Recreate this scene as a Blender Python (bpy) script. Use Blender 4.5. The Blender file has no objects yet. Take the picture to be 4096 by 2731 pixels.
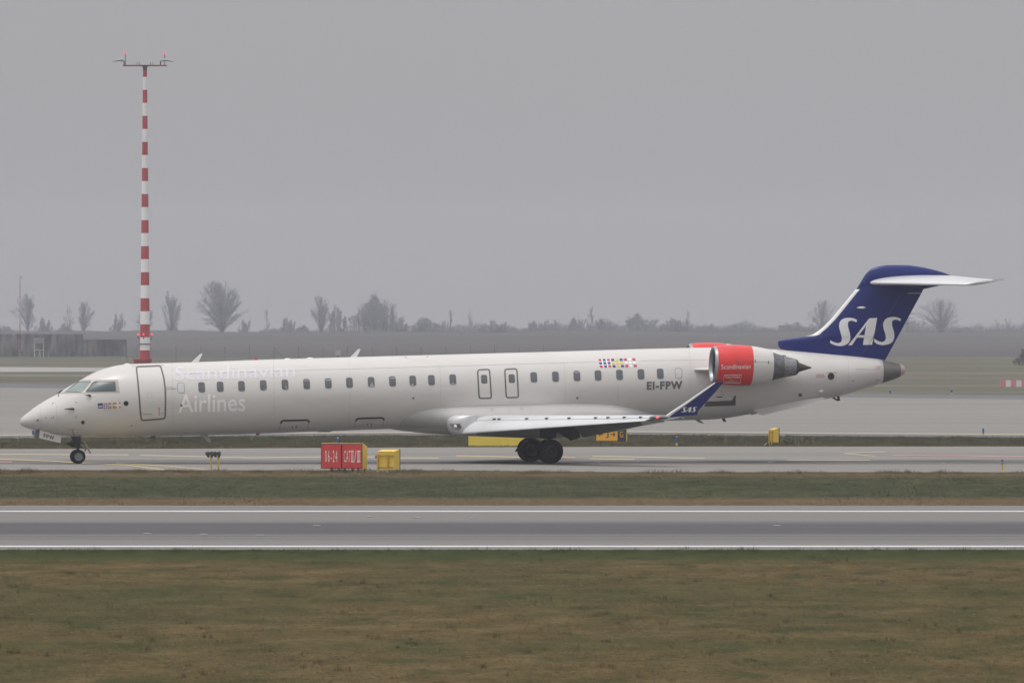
import bpy, bmesh, math, random
import numpy as np
from mathutils import Vector, Matrix
random.seed(7); rng = np.random.default_rng(7)
R = math.radians
sc = bpy.context.scene
COL = sc.collection

# ---------------------------------------------------------------- camera, world, sun, exposure
F, CX, CY, HORIZON, CAM_H = 43200.0, 2048.0, 1365.5, 1240.0, 5.66     # in pixels of the 4096 px wide photograph; metres
PITCH = math.atan((CY - HORIZON) / F)
cam_d = bpy.data.cameras.new('camera'); cam = bpy.data.objects.new('camera', cam_d); COL.objects.link(cam)
cam.location = (0, 0, CAM_H); cam.rotation_euler = (math.pi / 2 - PITCH, 0, 0)
cam_d.sensor_width = 36; cam_d.lens = 36 * F / 4096; cam_d.clip_start = 1; cam_d.clip_end = 20000
sc.camera = cam
SUN_EL, SUN_AZ = R(76), R(240)          # azimuth clockwise from +Y: high on the left, a little behind the camera
w = bpy.data.worlds.new('World'); sc.world = w; w.use_nodes = True
wn = w.node_tree; wn.nodes.clear()
def wnode(t, **k):
    n = wn.nodes.new(t)
    for a, b in k.items(): setattr(n, a, b)
    return n
wo = wnode('ShaderNodeOutputWorld'); bg = wnode('ShaderNodeBackground'); bg.inputs[1].default_value = 0.1
sky = wnode('ShaderNodeTexSky', sky_type='NISHITA', sun_disc=False); sky.sun_elevation = SUN_EL; sky.sun_rotation = SUN_AZ
sky.dust_density = 4; sky.air_density = 1.2
tc = wnode('ShaderNodeTexCoord'); sep = wnode('ShaderNodeSeparateXYZ')
zc_ = wnode('ShaderNodeMath', operation='MAXIMUM'); zc_.inputs[1].default_value = 0
mul = wnode('ShaderNodeMath', operation='MULTIPLY_ADD'); mul.inputs[1].default_value = 2.5; mul.inputs[2].default_value = 1.0
nz = wnode('ShaderNodeTexNoise'); nz.inputs['Scale'].default_value = 3.0; nz.inputs['Detail'].default_value = 4
nm = wnode('ShaderNodeMath', operation='MULTIPLY_ADD'); nm.inputs[1].default_value = 0.24; nm.inputs[2].default_value = 0.88
m2 = wnode('ShaderNodeMath', operation='MULTIPLY')
ovc = wnode('ShaderNodeVectorMath', operation='SCALE'); ovc.inputs[0].default_value = (3.82, 3.77, 3.87)   # overcast cloud base, brighter overhead
mix = wnode('ShaderNodeMix', data_type='RGBA'); mix.inputs[0].default_value = 0.10
L = wn.links.new
L(tc.outputs['Generated'], sep.inputs[0]); L(sep.outputs['Z'], zc_.inputs[0]); L(zc_.outputs[0], mul.inputs[0])
L(tc.outputs['Generated'], nz.inputs['Vector']); L(nz.outputs[0], nm.inputs[0]); L(nm.outputs[0], m2.inputs[0]); L(mul.outputs[0], m2.inputs[1])
L(m2.outputs[0], ovc.inputs['Scale']); L(ovc.outputs[0], mix.inputs['A']); L(sky.outputs[0], mix.inputs['B'])
L(mix.outputs['Result'], bg.inputs[0]); L(bg.outputs[0], wo.inputs[0])
sd = bpy.data.lights.new('sun', 'SUN'); sd.energy = 1.3; sd.angle = R(20); sd.color = (1, 0.96, 0.9)
sun = bpy.data.objects.new('sun', sd); COL.objects.link(sun)
sdir = Vector((math.sin(SUN_AZ) * math.cos(SUN_EL), math.cos(SUN_AZ) * math.cos(SUN_EL), math.sin(SUN_EL)))
sun.rotation_euler = sdir.to_track_quat('Z', 'Y').to_euler(); sun.location = (0, 0, 40)
vs = sc.view_settings; vs.view_transform = 'Standard'; vs.look = 'None'; vs.gamma = 1; vs.exposure = 0.0; vs.use_curve_mapping = False
cy = sc.cycles; cy.use_denoising = True; cy.max_bounces = 6; cy.volume_bounces = 0; cy.transparent_max_bounces = 12; cy.sample_clamp_indirect = 4
HAZE_DENSITY = 0.00015

# ---------------------------------------------------------------- picture point -> place
cp, sp_ = math.cos(PITCH), math.sin(PITCH)
def ray(px, py):
    a, b = (px - CX) / F, (CY - py) / F
    return (a, cp + b * sp_, -sp_ + b * cp)
def gp(px, py, z=0.0):                      # where the sight line meets the height z
    d = ray(px, py); t = (z - CAM_H) / d[2]
    return Vector((d[0] * t, d[1] * t, z))
def at(px, py, Y):                          # the point at distance Y
    d = ray(px, py); t = Y / d[1]
    return Vector((d[0] * t, Y, CAM_H + d[2] * t))
def gY(py): return gp(CX, py).y

# ---------------------------------------------------------------- materials
MATS = {}
def mat(name, col, rough=0.6, metal=0.0, spec=0.5, coat=0.0, emit=None, emit_s=0.0):
    if name in MATS: return MATS[name]
    m = bpy.data.materials.new(name); m.use_nodes = True; b = m.node_tree.nodes['Principled BSDF']
    b.inputs['Base Color'].default_value = (*col, 1); b.inputs['Roughness'].default_value = rough
    b.inputs['Metallic'].default_value = metal; b.inputs['Specular IOR Level'].default_value = spec
    b.inputs['Coat Weight'].default_value = coat; b.inputs['Coat Roughness'].default_value = 0.12
    if emit: b.inputs['Emission Color'].default_value = (*emit, 1); b.inputs['Emission Strength'].default_value = emit_s
    MATS[name] = m; return m
def noise_mat(name, cols, scale=(1, 1, 1), nscale=1.0, detail=6, rough=0.85, stops=None, coat=0.0, bump=0.0, spec=0.3, metal=0.0, second=None, rough_n=0.62):
    """procedural colour: world-space noise through a ramp; second = (colour, scale, nscale, lo, hi) mixes another patchy colour in"""
    m = bpy.data.materials.new(name); m.use_nodes = True; nt = m.node_tree; b = nt.nodes['Principled BSDF']; l = nt.links.new
    g = nt.nodes.new('ShaderNodeNewGeometry'); mp = nt.nodes.new('ShaderNodeMapping'); mp.inputs['Scale'].default_value = scale
    l(g.outputs['Position'], mp.inputs[0])
    n = nt.nodes.new('ShaderNodeTexNoise'); n.inputs['Scale'].default_value = nscale; n.inputs['Detail'].default_value = detail; n.inputs['Roughness'].default_value = rough_n
    l(mp.outputs[0], n.inputs['Vector'])
    r = nt.nodes.new('ShaderNodeValToRGB'); els = r.color_ramp.elements
    st = stops or [0.3 + 0.4 * i / (len(cols) - 1) for i in range(len(cols))]
    while len(els) < len(cols): els.new(0.5)
    for e, s, c in zip(els, st, cols): e.position = s; e.color = (*c, 1)
    l(n.outputs[0], r.inputs[0]); out = r.outputs[0]
    for sec in (second or []):
        c2, s2, k2, lo, hi = sec
        mp2 = nt.nodes.new('ShaderNodeMapping'); mp2.inputs['Scale'].default_value = s2; mp2.inputs['Location'].default_value = (31.7, 11.3, 5.1)
        l(g.outputs['Position'], mp2.inputs[0])
        n2 = nt.nodes.new('ShaderNodeTexNoise'); n2.inputs['Scale'].default_value = k2; n2.inputs['Detail'].default_value = 5
        l(mp2.outputs[0], n2.inputs['Vector'])
        mr = nt.nodes.new('ShaderNodeMapRange'); mr.inputs[1].default_value = lo; mr.inputs[2].default_value = hi
        l(n2.outputs[0], mr.inputs[0])
        mx = nt.nodes.new('ShaderNodeMix'); mx.data_type = 'RGBA'; mx.inputs['B'].default_value = (*c2, 1)
        l(mr.outputs[0], mx.inputs[0]); l(out, mx.inputs['A']); out = mx.outputs['Result']
    l(out, b.inputs['Base Color']); b.inputs['Roughness'].default_value = rough; b.inputs['Specular IOR Level'].default_value = spec
    b.inputs['Coat Weight'].default_value = coat; b.inputs['Coat Roughness'].default_value = 0.15; b.inputs['Metallic'].default_value = metal
    if bump:
        bp = nt.nodes.new('ShaderNodeBump'); bp.inputs['Strength'].default_value = bump; bp.inputs['Distance'].default_value = 0.02
        l(n.outputs[0], bp.inputs['Height']); l(bp.outputs[0], b.inputs['Normal'])
    MATS[name] = m; return m
def band_mix(m, axis, bands, col):
    """mix col into a material over soft bands [(lo0, lo1, hi1, hi0, amount), ...] of a world axis, broken up by streaks"""
    nt = m.node_tree; l = nt.links.new; b = nt.nodes['Principled BSDF']; src = b.inputs['Base Color'].links[0].from_socket
    g = nt.nodes.new('ShaderNodeNewGeometry'); s = nt.nodes.new('ShaderNodeSeparateXYZ'); l(g.outputs['Position'], s.inputs[0])
    mp = nt.nodes.new('ShaderNodeMapping'); mp.inputs['Scale'].default_value = (0.012, 1.1, 1); l(g.outputs['Position'], mp.inputs[0])
    n = nt.nodes.new('ShaderNodeTexNoise'); n.inputs['Scale'].default_value = 1.0; n.inputs['Detail'].default_value = 7; n.inputs['Roughness'].default_value = 0.7
    l(mp.outputs[0], n.inputs['Vector'])
    st = nt.nodes.new('ShaderNodeMapRange'); st.inputs[1].default_value = 0.3; st.inputs[2].default_value = 0.62; st.inputs[3].default_value = 0.55; st.inputs[4].default_value = 1.0
    l(n.outputs[0], st.inputs[0]); tot = None
    for lo0, lo1, hi1, hi0, amt in bands:
        a = nt.nodes.new('ShaderNodeMapRange'); a.interpolation_type = 'SMOOTHSTEP'; a.inputs[1].default_value = lo0; a.inputs[2].default_value = lo1
        c = nt.nodes.new('ShaderNodeMapRange'); c.interpolation_type = 'SMOOTHSTEP'; c.inputs[1].default_value = hi1; c.inputs[2].default_value = hi0; c.inputs[3].default_value = 1; c.inputs[4].default_value = 0
        l(s.outputs[axis], a.inputs[0]); l(s.outputs[axis], c.inputs[0])
        p = nt.nodes.new('ShaderNodeMath'); p.operation = 'MULTIPLY'; l(a.outputs[0], p.inputs[0]); l(c.outputs[0], p.inputs[1])
        q = nt.nodes.new('ShaderNodeMath'); q.operation = 'MULTIPLY'; q.inputs[1].default_value = amt; l(p.outputs[0], q.inputs[0])
        if tot is None: tot = q.outputs[0]
        else:
            mxm = nt.nodes.new('ShaderNodeMath'); mxm.operation = 'MAXIMUM'; l(tot, mxm.inputs[0]); l(q.outputs[0], mxm.inputs[1]); tot = mxm.outputs[0]
    f = nt.nodes.new('ShaderNodeMath'); f.operation = 'MULTIPLY'; l(tot, f.inputs[0]); l(st.outputs[0], f.inputs[1])
    mx = nt.nodes.new('ShaderNodeMix'); mx.data_type = 'RGBA'; mx.inputs['B'].default_value = (*col, 1)
    l(f.outputs[0], mx.inputs[0]); l(src, mx.inputs['A']); l(mx.outputs['Result'], b.inputs['Base Color'])

# ---------------------------------------------------------------- mesh helpers
def obj(name, verts, faces, m, parent=None, smooth=False, sharp=None):
    me = bpy.data.meshes.new(name); me.from_pydata([tuple(v) for v in verts], [], faces); me.materials.append(m); me.update()
    bm = bmesh.new(); bm.from_mesh(me); bmesh.ops.recalc_face_normals(bm, faces=bm.faces); bm.to_mesh(me); bm.free()
    if smooth:
        me.polygons.foreach_set('use_smooth', [True] * len(me.polygons))
        if sharp: me.set_sharp_from_angle(angle=R(sharp))
    o = bpy.data.objects.new(name, me); COL.objects.link(o)
    if parent: o.parent = parent
    return o
def tag(o, label, cat=None, group=None, kind=None):
    o['label'] = label
    if cat: o['category'] = cat
    if group: o['group'] = group
    if kind: o['kind'] = kind
    return o
def thing(name, label, cat, loc=(0, 0, 0), rz=0.0, group=None):
    o = bpy.data.objects.new(name, None); COL.objects.link(o); o.location = loc; o.rotation_euler = (0, 0, rz); o.empty_display_size = 0.3
    return tag(o, label, cat, group)
class MB:
    def __init__(s): s.v = []; s.f = []
    def add(s, v, f):
        n = len(s.v); s.v += [tuple(q) for q in v]; s.f += [tuple(i + n for i in q) for q in f]; return s
    def box(s, c, d, bev=0.0, rot=None):
        bm = bmesh.new(); bmesh.ops.create_cube(bm, size=1)
        for v in bm.verts: v.co = Vector((v.co.x * d[0], v.co.y * d[1], v.co.z * d[2]))
        if bev: bmesh.ops.bevel(bm, geom=bm.edges[:], offset=bev, segments=2, profile=0.7, affect='EDGES')
        M = (rot.to_4x4() if rot else Matrix.Identity(4)); M.translation = Vector(c)
        bm.transform(M); bm.verts.index_update(); s.add([v.co for v in bm.verts], [[v.index for v in f.verts] for f in bm.faces]); bm.free(); return s
    def prism(s, poly, axis, lo, hi):           # poly: 2D points in the two other axes
        n = len(poly); mk = {0: lambda p, t: (t, p[0], p[1]), 1: lambda p, t: (p[0], t, p[1]), 2: lambda p, t: (p[0], p[1], t)}[axis]
        s.add([mk(p, lo) for p in poly] + [mk(p, hi) for p in poly], [tuple(range(n)), tuple(range(2 * n - 1, n - 1, -1))] + [(i, (i + 1) % n, n + (i + 1) % n, n + i) for i in range(n)]); return s
    def tube(s, pts, rad, seg=10, cap=True):
        pts = [Vector(p) for p in pts]; rads = rad if isinstance(rad, (list, tuple)) else [rad] * len(pts); v = []; f = []
        for i, p in enumerate(pts):
            t = (pts[min(i + 1, len(pts) - 1)] - pts[max(i - 1, 0)]).normalized()
            a = t.cross(Vector((0, 0, 1))) if abs(t.z) < 0.95 else t.cross(Vector((1, 0, 0))); a.normalize(); b = t.cross(a)
            for k in range(seg): q = 2 * math.pi * k / seg; v.append(p + (a * math.cos(q) + b * math.sin(q)) * rads[i])
        for i in range(len(pts) - 1):
            for k in range(seg): f.append((i * seg + k, i * seg + (k + 1) % seg, (i + 1) * seg + (k + 1) % seg, (i + 1) * seg + k))
        if cap: f += [tuple(range(seg)), tuple(range(len(v) - seg, len(v)))]
        return s.add(v, f)
    def revolve(s, prof, origin, axis, seg=32, cap=False):    # prof: (along axis, radius)
        axis = Vector(axis).normalized(); o = Vector(origin)
        a = axis.cross(Vector((0, 0, 1))) if abs(axis.z) < 0.95 else axis.cross(Vector((1, 0, 0))); a.normalize(); b = axis.cross(a); v = []; f = []
        for x, r in prof:
            for k in range(seg): q = 2 * math.pi * k / seg; v.append(o + axis * x + (a * math.cos(q) + b * math.sin(q)) * max(r, 1e-4))
        for i in range(len(prof) - 1):
            for k in range(seg): f.append((i * seg + k, i * seg + (k + 1) % seg, (i + 1) * seg + (k + 1) % seg, (i + 1) * seg + k))
        if cap: f += [tuple(range(seg)), tuple(range(len(v) - seg, len(v)))]
        return s.add(v, f)
    def loft(s, rings, cap=True):
        n = len(rings[0]); v = [p for r in rings for p in r]; f = []
        for i in range(len(rings) - 1):
            for k in range(n): f.append((i * n + k, i * n + (k + 1) % n, (i + 1) * n + (k + 1) % n, (i + 1) * n + k))
        if cap: f += [tuple(range(n)), tuple(range(len(v) - n, len(v)))]
        return s.add(v, f)
    def build(s, name, m, parent=None, smooth=False, sharp=None): return obj(name, s.v, s.f, m, parent, smooth, sharp)
def interp(x, xs, ys): return float(np.interp(x, xs, ys))
def smooth_interp(xs, ys):                       # monotone cubic through points
    xs = np.array(xs, float); ys = np.array(ys, float); h = np.diff(xs); d = np.diff(ys) / h; m = np.zeros(len(xs))
    for i in range(1, len(xs) - 1):
        if d[i - 1] * d[i] > 0:
            w1, w2 = 2 * h[i] + h[i - 1], h[i] + 2 * h[i - 1]; m[i] = (w1 + w2) / (w1 / d[i - 1] + w2 / d[i])
    m[0], m[-1] = d[0], d[-1]
    def f(x):
        i = int(np.clip(np.searchsorted(xs, x) - 1, 0, len(xs) - 2)); t = min(max((x - xs[i]) / h[i], 0), 1)
        return ((1 + 2 * t) * (1 - t) ** 2 * ys[i] + t * (1 - t) ** 2 * h[i] * m[i] + t * t * (3 - 2 * t) * ys[i + 1] + t * t * (t - 1) * h[i] * m[i + 1])
    return f
def text2d(txt, spacing=1.0, bold=0.0):                    # glyph outlines filled, scaled into the unit box
    cu = bpy.data.curves.new('lettering', 'FONT'); cu.body = txt; cu.resolution_u = 3; cu.space_character = spacing; cu.offset = bold
    o = bpy.data.objects.new('lettering', cu); COL.objects.link(o); dg = bpy.context.evaluated_depsgraph_get(); dg.update()
    me = bpy.data.meshes.new_from_object(o.evaluated_get(dg)); v = np.array([p.co[:2] for p in me.vertices]); f = [tuple(p.vertices) for p in me.polygons]
    bpy.data.objects.remove(o); bpy.data.curves.remove(cu); bpy.data.meshes.remove(me)
    lo, hi = v.min(0), v.max(0); return (v - lo) / (hi - lo), f
def fill2d(loops):
    bm = bmesh.new(); ed = []
    for lp in loops:
        vs_ = [bm.verts.new((p[0], p[1], 0)) for p in lp]
        ed += [bm.edges.new((vs_[i], vs_[(i + 1) % len(vs_)])) for i in range(len(vs_))]
    bmesh.ops.triangle_fill(bm, use_beauty=True, edges=ed); bm.verts.index_update()
    v = np.array([q.co[:2] for q in bm.verts]); f = [tuple(q.index for q in p.verts) for p in bm.faces]; bm.free(); return v, f
def cut2d(v, f, step):                           # cut along a grid so the piece can bend over a curved skin
    bm = bmesh.new(); bv = [bm.verts.new((p[0], p[1], 0)) for p in v]
    for q in f:
        try: bm.faces.new([bv[i] for i in q])
        except ValueError: pass
    for ax in (0, 1):
        lo, hi = v[:, ax].min(), v[:, ax].max(); n = int((hi - lo) / step)
        for i in range(1, n + 1):
            co = [0, 0, 0]; no = [0, 0, 0]; co[ax] = lo + (hi - lo) * i / (n + 1); no[ax] = 1
            bmesh.ops.bisect_plane(bm, geom=bm.verts[:] + bm.edges[:] + bm.faces[:], plane_co=co, plane_no=no)
    bm.verts.index_update(); v2 = np.array([q.co[:2] for q in bm.verts]); f2 = [tuple(q.index for q in p.verts) for p in bm.faces]; bm.free(); return v2, f2
def join2d(parts):
    v = []; f = []; n = 0
    for a, b in parts: v.append(np.asarray(a)); f += [tuple(i + n for i in q) for q in b]; n += len(a)
    return np.vstack(v), f
def quad2d(p): return np.array(p, float), [(0, 1, 2, 3)]
def stroke2d(pts, wd, closed=False):             # a line with width
    P = [Vector(p[:2]) for p in pts]; n = len(P); lft = []; rgt = []
    for i in range(n):
        a = P[(i - 1) % n] if closed or i else P[i]; b = P[(i + 1) % n] if closed or i < n - 1 else P[i]
        t = (b - a).normalized(); nn = Vector((-t.y, t.x)); lft.append(P[i] + nn * wd / 2); rgt.append(P[i] - nn * wd / 2)
    v = [tuple(q) for q in lft + rgt]; return np.array(v), [(i, (i + 1) % n, n + (i + 1) % n, n + i) for i in range(n if closed else n - 1)]
def rrect(x0, y0, x1, y1, r, lean=0.0, seg=4):   # rounded rectangle, sheared by lean over its height
    pts = []
    for cx_, cy_, a0 in ((x1 - r, y1 - r, 0), (x0 + r, y1 - r, 90), (x0 + r, y0 + r, 180), (x1 - r, y0 + r, 270)):
        for k in range(seg + 1): a = R(a0 + 90 * k / seg); pts.append((cx_ + r * math.cos(a), cy_ + r * math.sin(a)))
    ym = (y0 + y1) / 2; return [(x + lean * (y - ym) / (y1 - y0), y) for x, y in pts]
def disc2d(cx_, cy_, r, n=16, ry=None): return [(cx_ + r * math.cos(2 * math.pi * k / n), cy_ + (ry or r) * math.sin(2 * math.pi * k / n)) for k in range(n)]
def rounded_poly(pts, r, seg=3):
    out = []; n = len(pts); P = [Vector(p) for p in pts]
    for i in range(n):
        a, b, c = P[i - 1], P[i], P[(i + 1) % n]; d1 = (a - b); d2 = (c - b); rr = min(r, d1.length / 2.2, d2.length / 2.2)
        p, q = b + d1.normalized() * rr, b + d2.normalized() * rr
        for k in range(seg + 1): t = k / seg; out.append(tuple(p * (1 - t) ** 2 + b * 2 * t * (1 - t) + q * t * t))
    return out
def dup_tree(o, parent=None):
    c = o.copy(); COL.objects.link(c)
    if parent: c.parent = parent
    for ch in list(o.children): dup_tree(ch, c)
    return c

# ================================================================ SETTING: ground, runway, taxiways
def sheet(name, top, bottom, m, z, label, ext=True):
    """paved sheet between two picture polylines (far edge, near edge), laid on the ground"""
    a = [gp(x, y, 0) for x, y in top]; b = [gp(x, y, 0) for x, y in bottom]
    v = [(p.x, p.y, z) for p in a] + [(p.x, p.y, z) for p in b]; n = len(a)
    f = [(i, i + 1, n + i + 1, n + i) for i in range(n - 1)]
    return tag(obj(name, v, f, m), label, kind='structure')
def poly_edge(pts, xs): return [(x, float(np.interp(x, [p[0] for p in pts], [p[1] for p in pts]))) for x in xs]
XS = [-3200, -1600, -400] + list(range(0, 4097, 256)) + [4500, 5700, 7300]

M_ground = noise_mat('ground_grass', [(0.062, 0.062, 0.040), (0.088, 0.081, 0.055), (0.124, 0.107, 0.081)], scale=(0.5, 0.35, 1), nscale=0.6, rough=0.95, bump=0.4,
                     second=[((0.085, 0.10, 0.062), (0.05, 0.02, 1), 1.0, 0.45, 0.62), ((0.20, 0.165, 0.12), (0.01, 0.03, 1), 1.0, 0.52, 0.66)])
gv = []; gf = []
gx = [-900, -500, -260, -200] + list(range(-170, 171, 9)) + [200, 260, 500, 900]; gyy = [-60, 60, 160, 260, 400, 600, 900, 1300, 1700, 2100, 2500, 2650, 2700, 3000, 3300, 3600, 3800, 4100, 4300]
def crest(y): return 0.0 if y <= 2700 else (-(y - 2700) / 900 * 2.4 if y <= 3600 else -2.4 - ((y - 3600) / 700) ** 1.3 * 20)
for y in gyy:
    for x in gx: gv.append((x, y, crest(y) + (0.22 + 0.34 * math.sin(x * .031 + 1) * math.sin(x * .083) + 0.16 * math.sin(x * .21)) * max(0, min(1, (y - 2300) / 350)) * (1 if y < 3000 else 0)))
for j in range(len(gyy) - 1):
    for i in range(len(gx) - 1): k = j * len(gx) + i; gf.append((k, k + 1, k + 1 + len(gx), k + len(gx)))
tag(obj('ground', gv, gf, M_ground, smooth=True), 'airfield grass ground of mixed green and straw', kind='structure')

band_mix(M_ground, 'Y', [(-70, -65, 255, 262, 1.6)], (0.12, 0.092, 0.04))
band_mix(M_ground, 'Y', [(1230, 1370, 4300, 4400, 1.35)], (0.070, 0.067, 0.068))
band_mix(M_ground, 'Y', [(2520, 2640, 4300, 4400, 1.2)], (0.055, 0.066, 0.062))
band_mix(M_ground, 'Y', [(1450, 1600, 1900, 2100, 0.6), (2250, 2400, 2480, 2560, .4)], (0.100, 0.086, 0.078))
M_rwy = noise_mat('runway_asphalt', [(0.128, 0.122, 0.116), (0.167, 0.159, 0.150), (0.187, 0.179, 0.168)], scale=(0.03, 1.4, 1), nscale=1.0, rough=0.75, detail=8)
band_mix(M_rwy, 'Y', [(269.5, 274.5, 284.5, 291.5, 0.93), (263, 267, 268, 271, 0.35)], (0.036, 0.034, 0.040))
RW = 0.008
sheet('runway', [(x, 2022) for x in XS], [(x, 2199) for x in XS], M_rwy, RW, 'grey runway with a dark rubber-stained centre')
M_white = noise_mat('runway_paint', [(0.45, 0.45, 0.44), (0.68, 0.68, 0.67)], scale=(0.3, 2, 1), nscale=2, rough=0.7)
for yy, th, lb in ((2045.3, 4.6, 'white edge line along the far side of the runway'), (2185.5, 5.6, 'white edge line along the near side of the runway')):
    sheet('runway_edge_line', [(x, yy - th / 2) for x in XS], [(x, yy + th / 2) for x in XS], M_white, RW + 0.004, lb)
M_seal = mat('crack_sealant', (0.05, 0.05, 0.052), 0.6)
sheet('runway_seam', [(x, 2144.0 + 0.8 * math.sin(x * 0.004)) for x in XS], [(x, 2145.6 + 0.8 * math.sin(x * 0.004)) for x in XS], M_seal, RW + 0.004, 'thin dark sealed seam along the runway')
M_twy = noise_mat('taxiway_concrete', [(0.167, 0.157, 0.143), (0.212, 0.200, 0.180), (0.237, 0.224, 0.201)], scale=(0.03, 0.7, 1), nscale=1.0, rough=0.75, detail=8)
band_mix(M_twy, 'Y', [(394, 398.5, 405, 411, 0.85), (418, 422, 426, 430, 0.22)], (0.075, 0.073, 0.075))  # rubber lane, darkened further to paint in the shade below the airliner
TW = 0.010
twn = poly_edge([(0, 1881), (700, 1881), (1200, 1882), (1600, 1880), (2100, 1885), (2500, 1889), (4096, 1889)], XS)
twf = poly_edge([(0, 1796), (800, 1795), (1200, 1792), (2000, 1788.5), (2700, 1786.5), (4096, 1786)], XS)
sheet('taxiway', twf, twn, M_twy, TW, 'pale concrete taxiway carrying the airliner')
M_apr = noise_mat('apron_concrete', [(0.174, 0.166, 0.154), (0.211, 0.200, 0.185), (0.232, 0.221, 0.204)], scale=(0.012, 0.16, 1), nscale=1.0, rough=0.75, detail=8)
M_shoulder = noise_mat('shoulder_asphalt', [(0.104, 0.104, 0.108), (0.144, 0.144, 0.148)], scale=(0.05, 0.3, 1), nscale=1, rough=0.85)
apn = poly_edge([(0, 1754), (800, 1746), (1650, 1742), (2600, 1739), (3200, 1745), (4096, 1751)], XS)
apf = poly_edge([(0, 1551), (4096, 1598)], XS)
sheet('apron_shoulder', [(x, y - 17) for x, y in apf], apn, M_shoulder, 0.008, 'dark asphalt shoulder round the far apron')
sheet('apron', apf, [(x, y - 8) for x, y in apn], M_apr, 0.014, 'wide grey concrete apron beyond the airliner')
M_strip = noise_mat('far_strip_concrete', [(0.289, 0.275, 0.265), (0.330, 0.316, 0.303)], scale=(0.02, 0.2, 1), nscale=1, rough=0.8)
sheet('far_taxiway', [(-3200, 1462), (0, 1468), (2600, 1480)], [(-3200, 1482), (0, 1487.5), (2600, 1482)], M_strip, 0.008, 'narrow pale taxiway strip in the distance on the left')
M_yel = noise_mat('yellow_paint_line', [(0.50, 0.40, 0.14), (0.62, 0.50, 0.20)], scale=(0.5, 1, 1), nscale=2, rough=0.75)
M_cream = noise_mat('worn_yellow_line', [(0.46, 0.41, 0.28), (0.58, 0.50, 0.32)], scale=(0.5, 1, 1), nscale=2, rough=0.75)
M_redl = noise_mat('red_paint_line', [(0.45, 0.10, 0.10), (0.50, 0.22, 0.22), (0.42, 0.36, 0.35)], scale=(0.4, 1, 1), nscale=1, rough=0.75)
def ground_line(name, pts, th, m, z, label):
    top = [(x, y - th / 2) for x, y in pts]; bot = [(x, y + th / 2) for x, y in pts]
    return sheet(name, top, bot, m, z, label)
for pts, th, m, lb in [
    ([(-200, 1816), (0, 1817), (515, 1819.5)], 2.4, M_cream, 'pale worn taxi line behind the nose wheel'),
    ([(560, 1820.5), (800, 1826.5), (1000, 1831), (1300, 1827.5), (1500, 1828), (1600, 1831.5), (1754, 1833)], 2.2, M_cream, 'long worn yellow line behind the red sign'),
    ([(1824, 1823.5), (2049, 1827.7), (2300, 1831)], 2.4, M_yel, 'yellow line behind the main wheels'),
    ([(2360, 1835.6), (2538, 1837.7)], 2.4, M_yel, 'short yellow line right of the main wheels'),
    ([(2370, 1824), (2819, 1834)], 2.2, M_cream, 'faint slanting yellow line under the tail'),
    ([(3150, 1840), (3480, 1841)], 2.0, M_cream, 'yellow line on the taxiway under the tail cone'),
    ([(-100, 1833), (0, 1836.5), (210, 1844), (313, 1851), (505, 1859.5), (660, 1880)], 2.4, M_yel, 'yellow guide line under the nose wheel'),
    ([(464, 1852), (672, 1864), (820, 1878)], 2.0, M_yel, 'second yellow guide line diverging right of the nose wheel'),
    ([(3373, 1814), (3440, 1809.5), (3540, 1807)], 1.5, M_cream, 'upper arm of the yellow chevron mark'),
    ([(3373, 1814), (3440, 1819.5), (3500, 1825)], 1.5, M_cream, 'lower arm of the yellow chevron mark'),
    ([(-60, 1847), (48, 1848.5)], 3.0, M_redl, 'short red mark at the left edge of the taxiway'),
    ([(3570, 1821), (3900, 1824), (4300, 1828)], 3.0, M_redl, 'red broken line on the right of the taxiway')]:
    ground_line('taxiway_line', pts, th, m, TW + 0.004 if m is not M_redl else TW + 0.008, lb)
ground_line('apron_line', [(x, y - 13) for x, y in apn], 1.8, M_cream, 0.018, 'worn yellow edge line along the near side of the apron')

# inset lights on the paving
M_grey_metal = mat('grey_metal', (0.30, 0.30, 0.31), 0.4, 0.6)
M_lens = mat('clear_lens', (0.75, 0.75, 0.73), 0.2)
def inset_light(px, py, base, label, group):
    p = gp(px, py); t = thing('inset_light', label, 'runway light' if base == RW else 'taxiway light', (p.x, p.y, base), 0, group)
    MB().revolve([(0, 0.12), (0.012, 0.12), (0.022, 0.085), (0.024, 0.0)], (0, 0, 0), (0, 0, 1), 14).build('rim', M_grey_metal, t, True, 40)
    MB().box((0, -0.085, 0.021), (0.10, 0.05, 0.014), 0.004).build('lens', M_lens, t)
for px, py, lb in [(589, 2136, 'inset light in the runway below the nose, leftmost in the near row'), (815, 2139, 'inset light in the runway, second of the near row'), (1039, 2143, 'inset light in the runway, third of the near row'),
                   (1268, 2104, 'inset light in the dark rubber band below the red sign'), (3108, 2104, 'inset light in the dark rubber band on the right side'),
                   (1480, 2069, 'inset light near the far white line, leftmost of three'), (1672, 2072, 'inset light near the far white line, middle of three'), (1889, 2074, 'inset light near the far white line, rightmost of three'), (3187, 2032, 'inset light beyond the far white line on the right')]:
    inset_light(px, py, RW, lb, 'inset lights in the runway')
for px, py, lb in [(2390, 1850, 'inset light in the taxiway just right of the main wheels'), (3080, 1850, 'inset light in the taxiway below the rear engine'), (3775, 1856, 'inset light in the taxiway right of the tail')]:
    inset_light(px, py, TW, lb, 'inset lights in the taxiway')

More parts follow.
